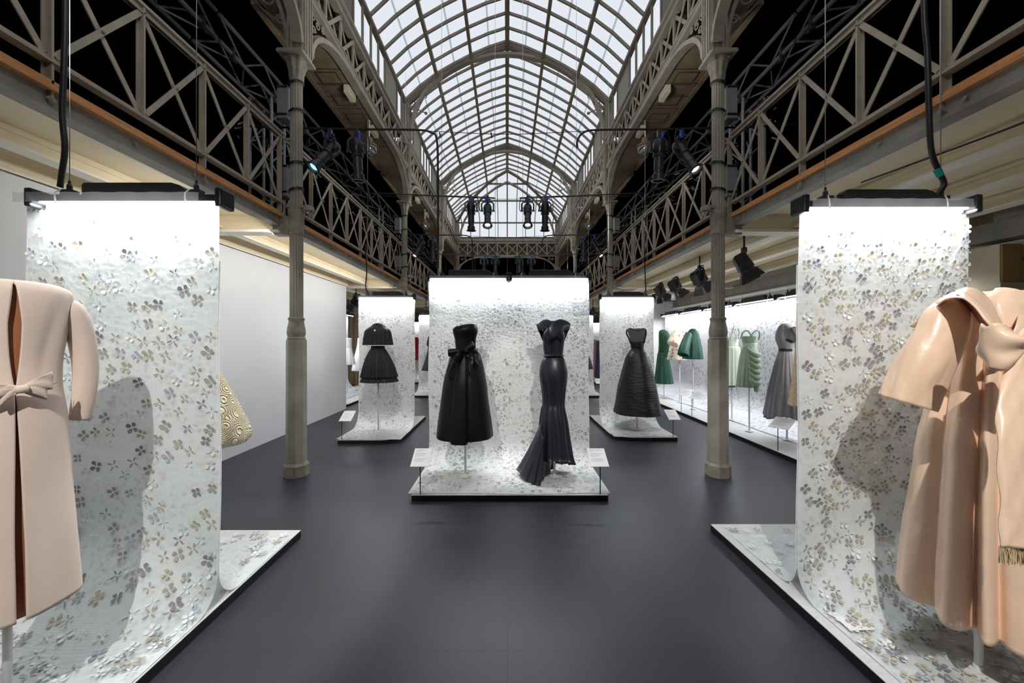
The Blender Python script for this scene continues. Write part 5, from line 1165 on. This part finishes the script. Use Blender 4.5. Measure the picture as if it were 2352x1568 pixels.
tr = MB(); tops = catmull([tuple(P(1240, 1035, 3.9)), tuple(P(1262, 1045, 3.98)), tuple(P(1278, 1050, 4.12))], 20); bots = catmull([tuple(P(1248, 1095, 3.95)), tuple(P(1262, 1084, 4.02)), tuple(P(1276, 1068, 4.14))], 20)
tr.grid([[Vector(tops[j]).lerp(Vector(bots[j]), v / 8) + Vector((0, .02 * sin(j * 1.2), 0)) * (v / 8) for j in range(20)] for v in range(9)]).build('train_lining', M['navy_taf'], t, smooth=True, thick=.003)
# ---- black cape and pleated skirt
Ym = 5.95; t = thing('cape_and_skirt', (P(868, 782, Ym).x, Ym, .055), 'black buttoned capelet over a short pleated skirt with a double hem', 'outfit')
pole(P(869, 782, Ym).x, Ym, 1.0, t)
garment('capelet', [(748, 855, 880, .8), (753, 846, 890, .7), (760, 839, 897, .62), (775, 836, 900, .62), (792, 834, 902, .65)], Ym, .65, M['blk_crepe'], t, n=30, folds=19, a0=0, a1=.06, seed=1, start=.3, pw=.7, N=200)
b = MB(); rg = rings([(742, 862, 876, .8), (744, 858, 880, .8), (751, 850, 887, .72)], Ym, .75, 8); b.grid(cloth(rg, N=60, arc=(-PI / 2 + .12, 1.5 * PI - .12))).build('collar', M['blk_crepe'], t, smooth=True, thick=.006)
MB().lathe([(.001, 0), (.014, .003), (.014, .008), (.001, .01)], P(861, 759, Ym - .2), 12, (0, -1, .3)).build('button', M['chrome'], t)
garment('waistband', [(794, 852, 884, .8), (803, 852, 884, .8)], Ym, .8, M['blk_silk'], t, n=4)
garment('pleated_skirt', [(799, 853, 883, .8), (806, 848, 888, .85), (820, 841, 896, .9), (840, 834, 905, .95), (865, 828, 913, .95)], Ym, .9, M['blk_crepe'], t, n=36, N=300, folds=30, a0=.015, a1=.05, seed=2, sharp=.6)
garment('underskirt', [(856, 835, 906, .93), (866, 831, 910, .93), (876, 827, 914, .93)], Ym, .93, M['blk_crepe'], t, n=12, N=200, folds=16, a0=.01, a1=.05, seed=5, sharp=.5)
# ---- ruched black dress
t = thing('ruched_dress', (P(1462, 782, 6.12).x, 6.12, .055), 'long black ruched dress with a sheer tulle top, before the right narrow banner', 'dress')
Yr = 6.12; pole(P(1463, 782, Yr).x, Yr, .9, t)
garment('sheer_top', [(754, 1442, 1483, .5), (762, 1442, 1484, .6), (775, 1446, 1481, .7), (788, 1448, 1479, .75)], Yr, .6, M['sheer'], t, n=16)
garment('bodice', [(784, 1447, 1480, .75), (792, 1448, 1479, .75), (801, 1450, 1478, .75)], Yr, .75, M['ruched'], t, n=10)
for s in (0, 1):
    e = ((1441, 756), (1439, 765), (1444, 776), (1448, 788)) if s == 0 else ((1483, 756), (1484, 765), (1482, 776), (1479, 788))
    MB().tube([P(x, y, Yr - .06) for x, y in catmull(e, 14)], .012, 8).build('shoulder_strap', M['blk_crepe'], t, smooth=True)
MB().tube([P(x, y, Yr - .09) for x, y in catmull([(1446, 753), (1455, 757), (1466, 758), (1474, 756), (1479, 753)], 16)], .008, 8).build('neck_edge', M['blk_crepe'], t, smooth=True)
garment('skirt', [(800, 1450, 1478, .78), (806, 1446, 1482, .85), (820, 1437, 1490, .92), (845, 1430, 1498, 1), (880, 1421, 1507, 1), (920, 1415, 1515, 1), (948, 1410.5, 1521, 1)], Yr, .9, M['ruched'], t, n=70, N=160, folds=5, a0=.0, a1=.05, seed=8, sharp=.8, wr=.03)
# ---- right display wall
def wdress(name, label, cat, px, D): t = thing(name, (P(px, 782, D).x, D, .055), label, cat); pole(P(px, 782, D).x, D, 1.0, t, .012); return t
t = wdress('velvet_dress', 'long emerald velvet dress with full skirt, leftmost on the display wall', 'dress', 1525, 9.5)
garment('skirt', [(808, 1512, 1532, .8), (815, 1510, 1535, .9), (840, 1507, 1540, 1), (870, 1503.5, 1545, 1), (880, 1502.5, 1547, 1)], 9.5, 1, M['velvet'], t, folds=11, a0=.02, a1=.07, seed=1, n=30)
garment('bodice', [(757, 1519, 1528, .9), (761, 1514, 1533, .8), (772, 1513, 1534, .8), (790, 1513, 1533, .9), (809, 1512, 1532, .85)], 9.5, .85, M['velvet'], t, n=20)
sleeve('sleeve', [P(1527, 763, 9.35), P(1532, 775, 9.3), P(1533, 795, 9.3), P(1530, 820, 9.3)], [.08, .085, .07, .05], M['velvet'], t, wr=.05)
t = wdress('floral_jacket', 'ivory swing jacket printed with plum flowers, between the two green velvets', 'jacket', 1561, 8.8)
garment('jacket_body', [(758, 1556, 1568, .9), (764, 1547, 1572, .9), (780, 1541, 1576, .9), (805, 1536, 1577, .9), (826, 1532, 1577, .9)], 8.8, .9, M['floral'], t, n=26, folds=6, a0=.02, a1=.06, seed=4)
sleeve('sleeve', [P(1556, 765, 8.45), P(1549, 778, 8.4), P(1545, 790, 8.35)], [.09, .11, .12], M['floral'], t)
t = wdress('velvet_jacket', 'short bottle green velvet jacket with swinging back, just left of the right column', 'jacket', 1591.5, 7.95)
garment('jacket_body', [(755, 1587, 1597, .9), (761, 1581, 1603, .85), (775, 1576, 1607, .9), (800, 1572, 1612, 1), (824, 1568, 1615, 1)], 7.95, .95, M['velvet2'], t, n=26, folds=8, a0=.02, a1=.07, seed=6)
sleeve('sleeve', [P(1582, 768, 7.75), P(1576, 785, 7.65), P(1571, 802, 7.55), P(1569, 815, 7.5)], [.07, .085, .1, .11], M['velvet2'], t)
t = wdress('mint_dress', 'pale mint dress with wide straps and pleated skirt, just right of the right column', 'dress', 1681, 6.87)
garment('skirt', [(796, 1663, 1697, .8), (802, 1660, 1700, .9), (840, 1657, 1702, .95), (886, 1655, 1704, .95)], 6.87, .9, M['pale'], t, n=24, folds=16, a0=.02, a1=.08, seed=2)
garment('bodice', [(772, 1667, 1697, .8), (782, 1668, 1696, .8), (797, 1664, 1696, .75)], 6.87, .8, M['pale'], t, n=14, wr=.06)
for e in (((1667, 754), (1669, 765), (1673, 776)), ((1696, 753), (1699, 765), (1696, 778)), ((1686, 752), (1682, 765), (1678, 782))): MB().tube([P(x, y, 6.75) for x, y in catmull(e, 10)], .014, 8).build('strap', M['pale'], t, smooth=True)
garment('hem_underskirt', [(884, 1656, 1690, .9), (888, 1656, 1690, .9)], 6.8, .9, M['velvet2'], t, n=4)
t = wdress('sage_dress', 'sage chiffon dress with looped straps and a draped swag at the hip', 'dress', 1721, 6.0)
garment('skirt', [(796, 1707, 1737, .8), (804, 1703, 1740, .9), (820, 1699, 1744, .95), (850, 1695, 1745, .95), (888, 1692, 1743, .95)], 6.0, .95, M['sage'], t, n=30, folds=15, a0=.01, a1=.06, seed=9)
garment('bodice', [(772, 1702, 1742, .75), (783, 1705, 1740, .75), (797, 1708, 1737, .75)], 6.0, .75, M['sage'], t, n=14, wr=.05)
for a in range(6):
    y0 = 806 + a * 13; MB().tube([P(x, y, dd) for x, y, dd in catmull([(1715 + a * 2, y0 - 8, 5.62), (1728, y0 + 5, 5.6), (1740, y0 + 10, 5.66), (1746, y0 + 6, 5.8)], 14)], lambda u: .012 + .028 * sin(PI * u), 8).build('swag_fold', M['sage'], t, smooth=True)
ribbon('swag_tail', [P(1728, 880, 5.75), P(1731, 892, 5.74), P(1732, 899, 5.74)], [P(1745, 880, 5.8), P(1745, 892, 5.8), P(1743, 901, 5.8)], M['sage'], t, bulge=.02, n=10)
for e in (((1702, 778), (1706, 764), (1716, 759), (1723, 766), (1725, 772)), ((1726, 774), (1730, 764), (1739, 759), (1745, 765), (1743, 780))): MB().tube([P(x, y, 5.85) for x, y in catmull(e, 14)], .012, 8).build('strap', M['sage'], t, smooth=True)
garment('waist_sash', [(788, 1706, 1739, .8), (797, 1707, 1738, .8)], 6.0, .8, M['pale'], t, n=6, wr=.04)
t = wdress('grey_gown', 'dove grey chiffon gown with short sleeves and full pleated skirt', 'gown', 1807.5, 5.48)
garment('skirt', [(803, 1789, 1819, .8), (812, 1786, 1822, .9), (850, 1775, 1830, .95), (900, 1764, 1838, 1), (952, 1754, 1845, 1)], 5.48, .95, M['grey'], t, n=36, N=180, folds=17, a0=.02, a1=.07, seed=5, hem=.06)
garment('bodice', [(743, 1797, 1813, .8), (750, 1788, 1820, .75), (765, 1782, 1824, .78), (780, 1781, 1824, .8), (795, 1787, 1821, .8), (805, 1789, 1820, .8)], 5.48, .8, M['grey'], t, n=24, wr=.06)
garment('belt', [(800, 1788, 1820, .82), (806, 1788, 1820, .82)], 5.47, .82, M['charcoal'], t, n=4)
sleeve('sleeve', [P(1808, 752, 5.2), P(1814, 762, 5.12), P(1817, 772, 5.08), P(1813, 783, 5.06)], [.05, .075, .08, .05], M['grey'], t, wr=.08)
t = wdress('knit_gown', 'peach open knit gown half hidden behind the front right banner', 'gown', 1850, 5.05)
garment('gown_body', [(750, 1820, 1872, .8), (765, 1819, 1880, .8), (800, 1826, 1874, .8), (850, 1822, 1880, .9), (900, 1815, 1890, 1), (932, 1810, 1895, 1)], 5.05, .9, M['knit'], t, n=26, folds=9, a0=.01, a1=.04)
# ---- far garments glimpsed in the gaps
def far(name, label, cat, rows_, D, k, mt, **kw):
    m_ = (rows_[-1][1] + rows_[-1][2]) / 2; t = thing(name, (P(m_, 782, D).x, D, .055), label, cat); pole(P(m_, 782, D).x, D, 1.0, t); garment('dress_body', rows_, D, k, mt, t, n=26, **kw); return t
far('black_coat_dress', 'far black flared coat, partly hidden left of the central banner', 'coat', [(772, 984, 1000, .8), (790, 980, 1003, .8), (800, 983, 1000, .8), (830, 975, 1010, .9), (850, 968, 1016, .9)], 10.4, .9, M['blk_crepe'], folds=6, a0=0, a1=.04)
far('black_coat_dress', 'far black flared skirt, a sliver right of the central banner', 'coat', [(772, 1325, 1341, .8), (790, 1322, 1344, .8), (800, 1325, 1341, .8), (820, 1317, 1354, .9), (846, 1308, 1363, .9)], 10.4, .9, M['blk_crepe'], folds=6, a0=0, a1=.04)
far('white_dress', 'white organza dress seen past the end of the partition wall', 'dress', [(776, 786, 808, .8), (795, 788, 808, .8), (800, 788, 808, .8), (825, 782, 814, .9), (837, 779, 816, .9)], 10.2, .9, M['white_d'], folds=12, a0=0, a1=.06)
far('white_dress', 'white flared dress with long sleeves, tucked behind the caped outfit banner', 'dress', [(776, 822, 836, .8), (795, 820, 838, .8), (820, 814, 844, .9), (851, 808, 850, .9)], 10.9, .9, M['white_d'], folds=12, a0=0, a1=.06)
far('red_outfit', 'red and black checked outfit in the gap left of the central banner', 'outfit', [(774, 952, 960, .8), (785, 949, 964, .8), (826, 948, 965, .9)], 13.9, .8, M['redc'])
far('pink_gown', 'pale pink tulle gown, a sliver beside the slate blue gown', 'gown', [(780, 1360, 1370, .8), (800, 1359, 1371, .8), (865, 1352, 1374, .9)], 14.3, .9, M['pinkc'], folds=8, a0=0, a1=.05)
far('slate_gown', 'slate blue patterned gown in the gap right of the central banner', 'gown', [(782, 1371, 1381, .8), (800, 1370, 1384, .8), (868, 1366, 1392, .9)], 13.9, .9, M['denim'], folds=8, a0=0, a1=.05)
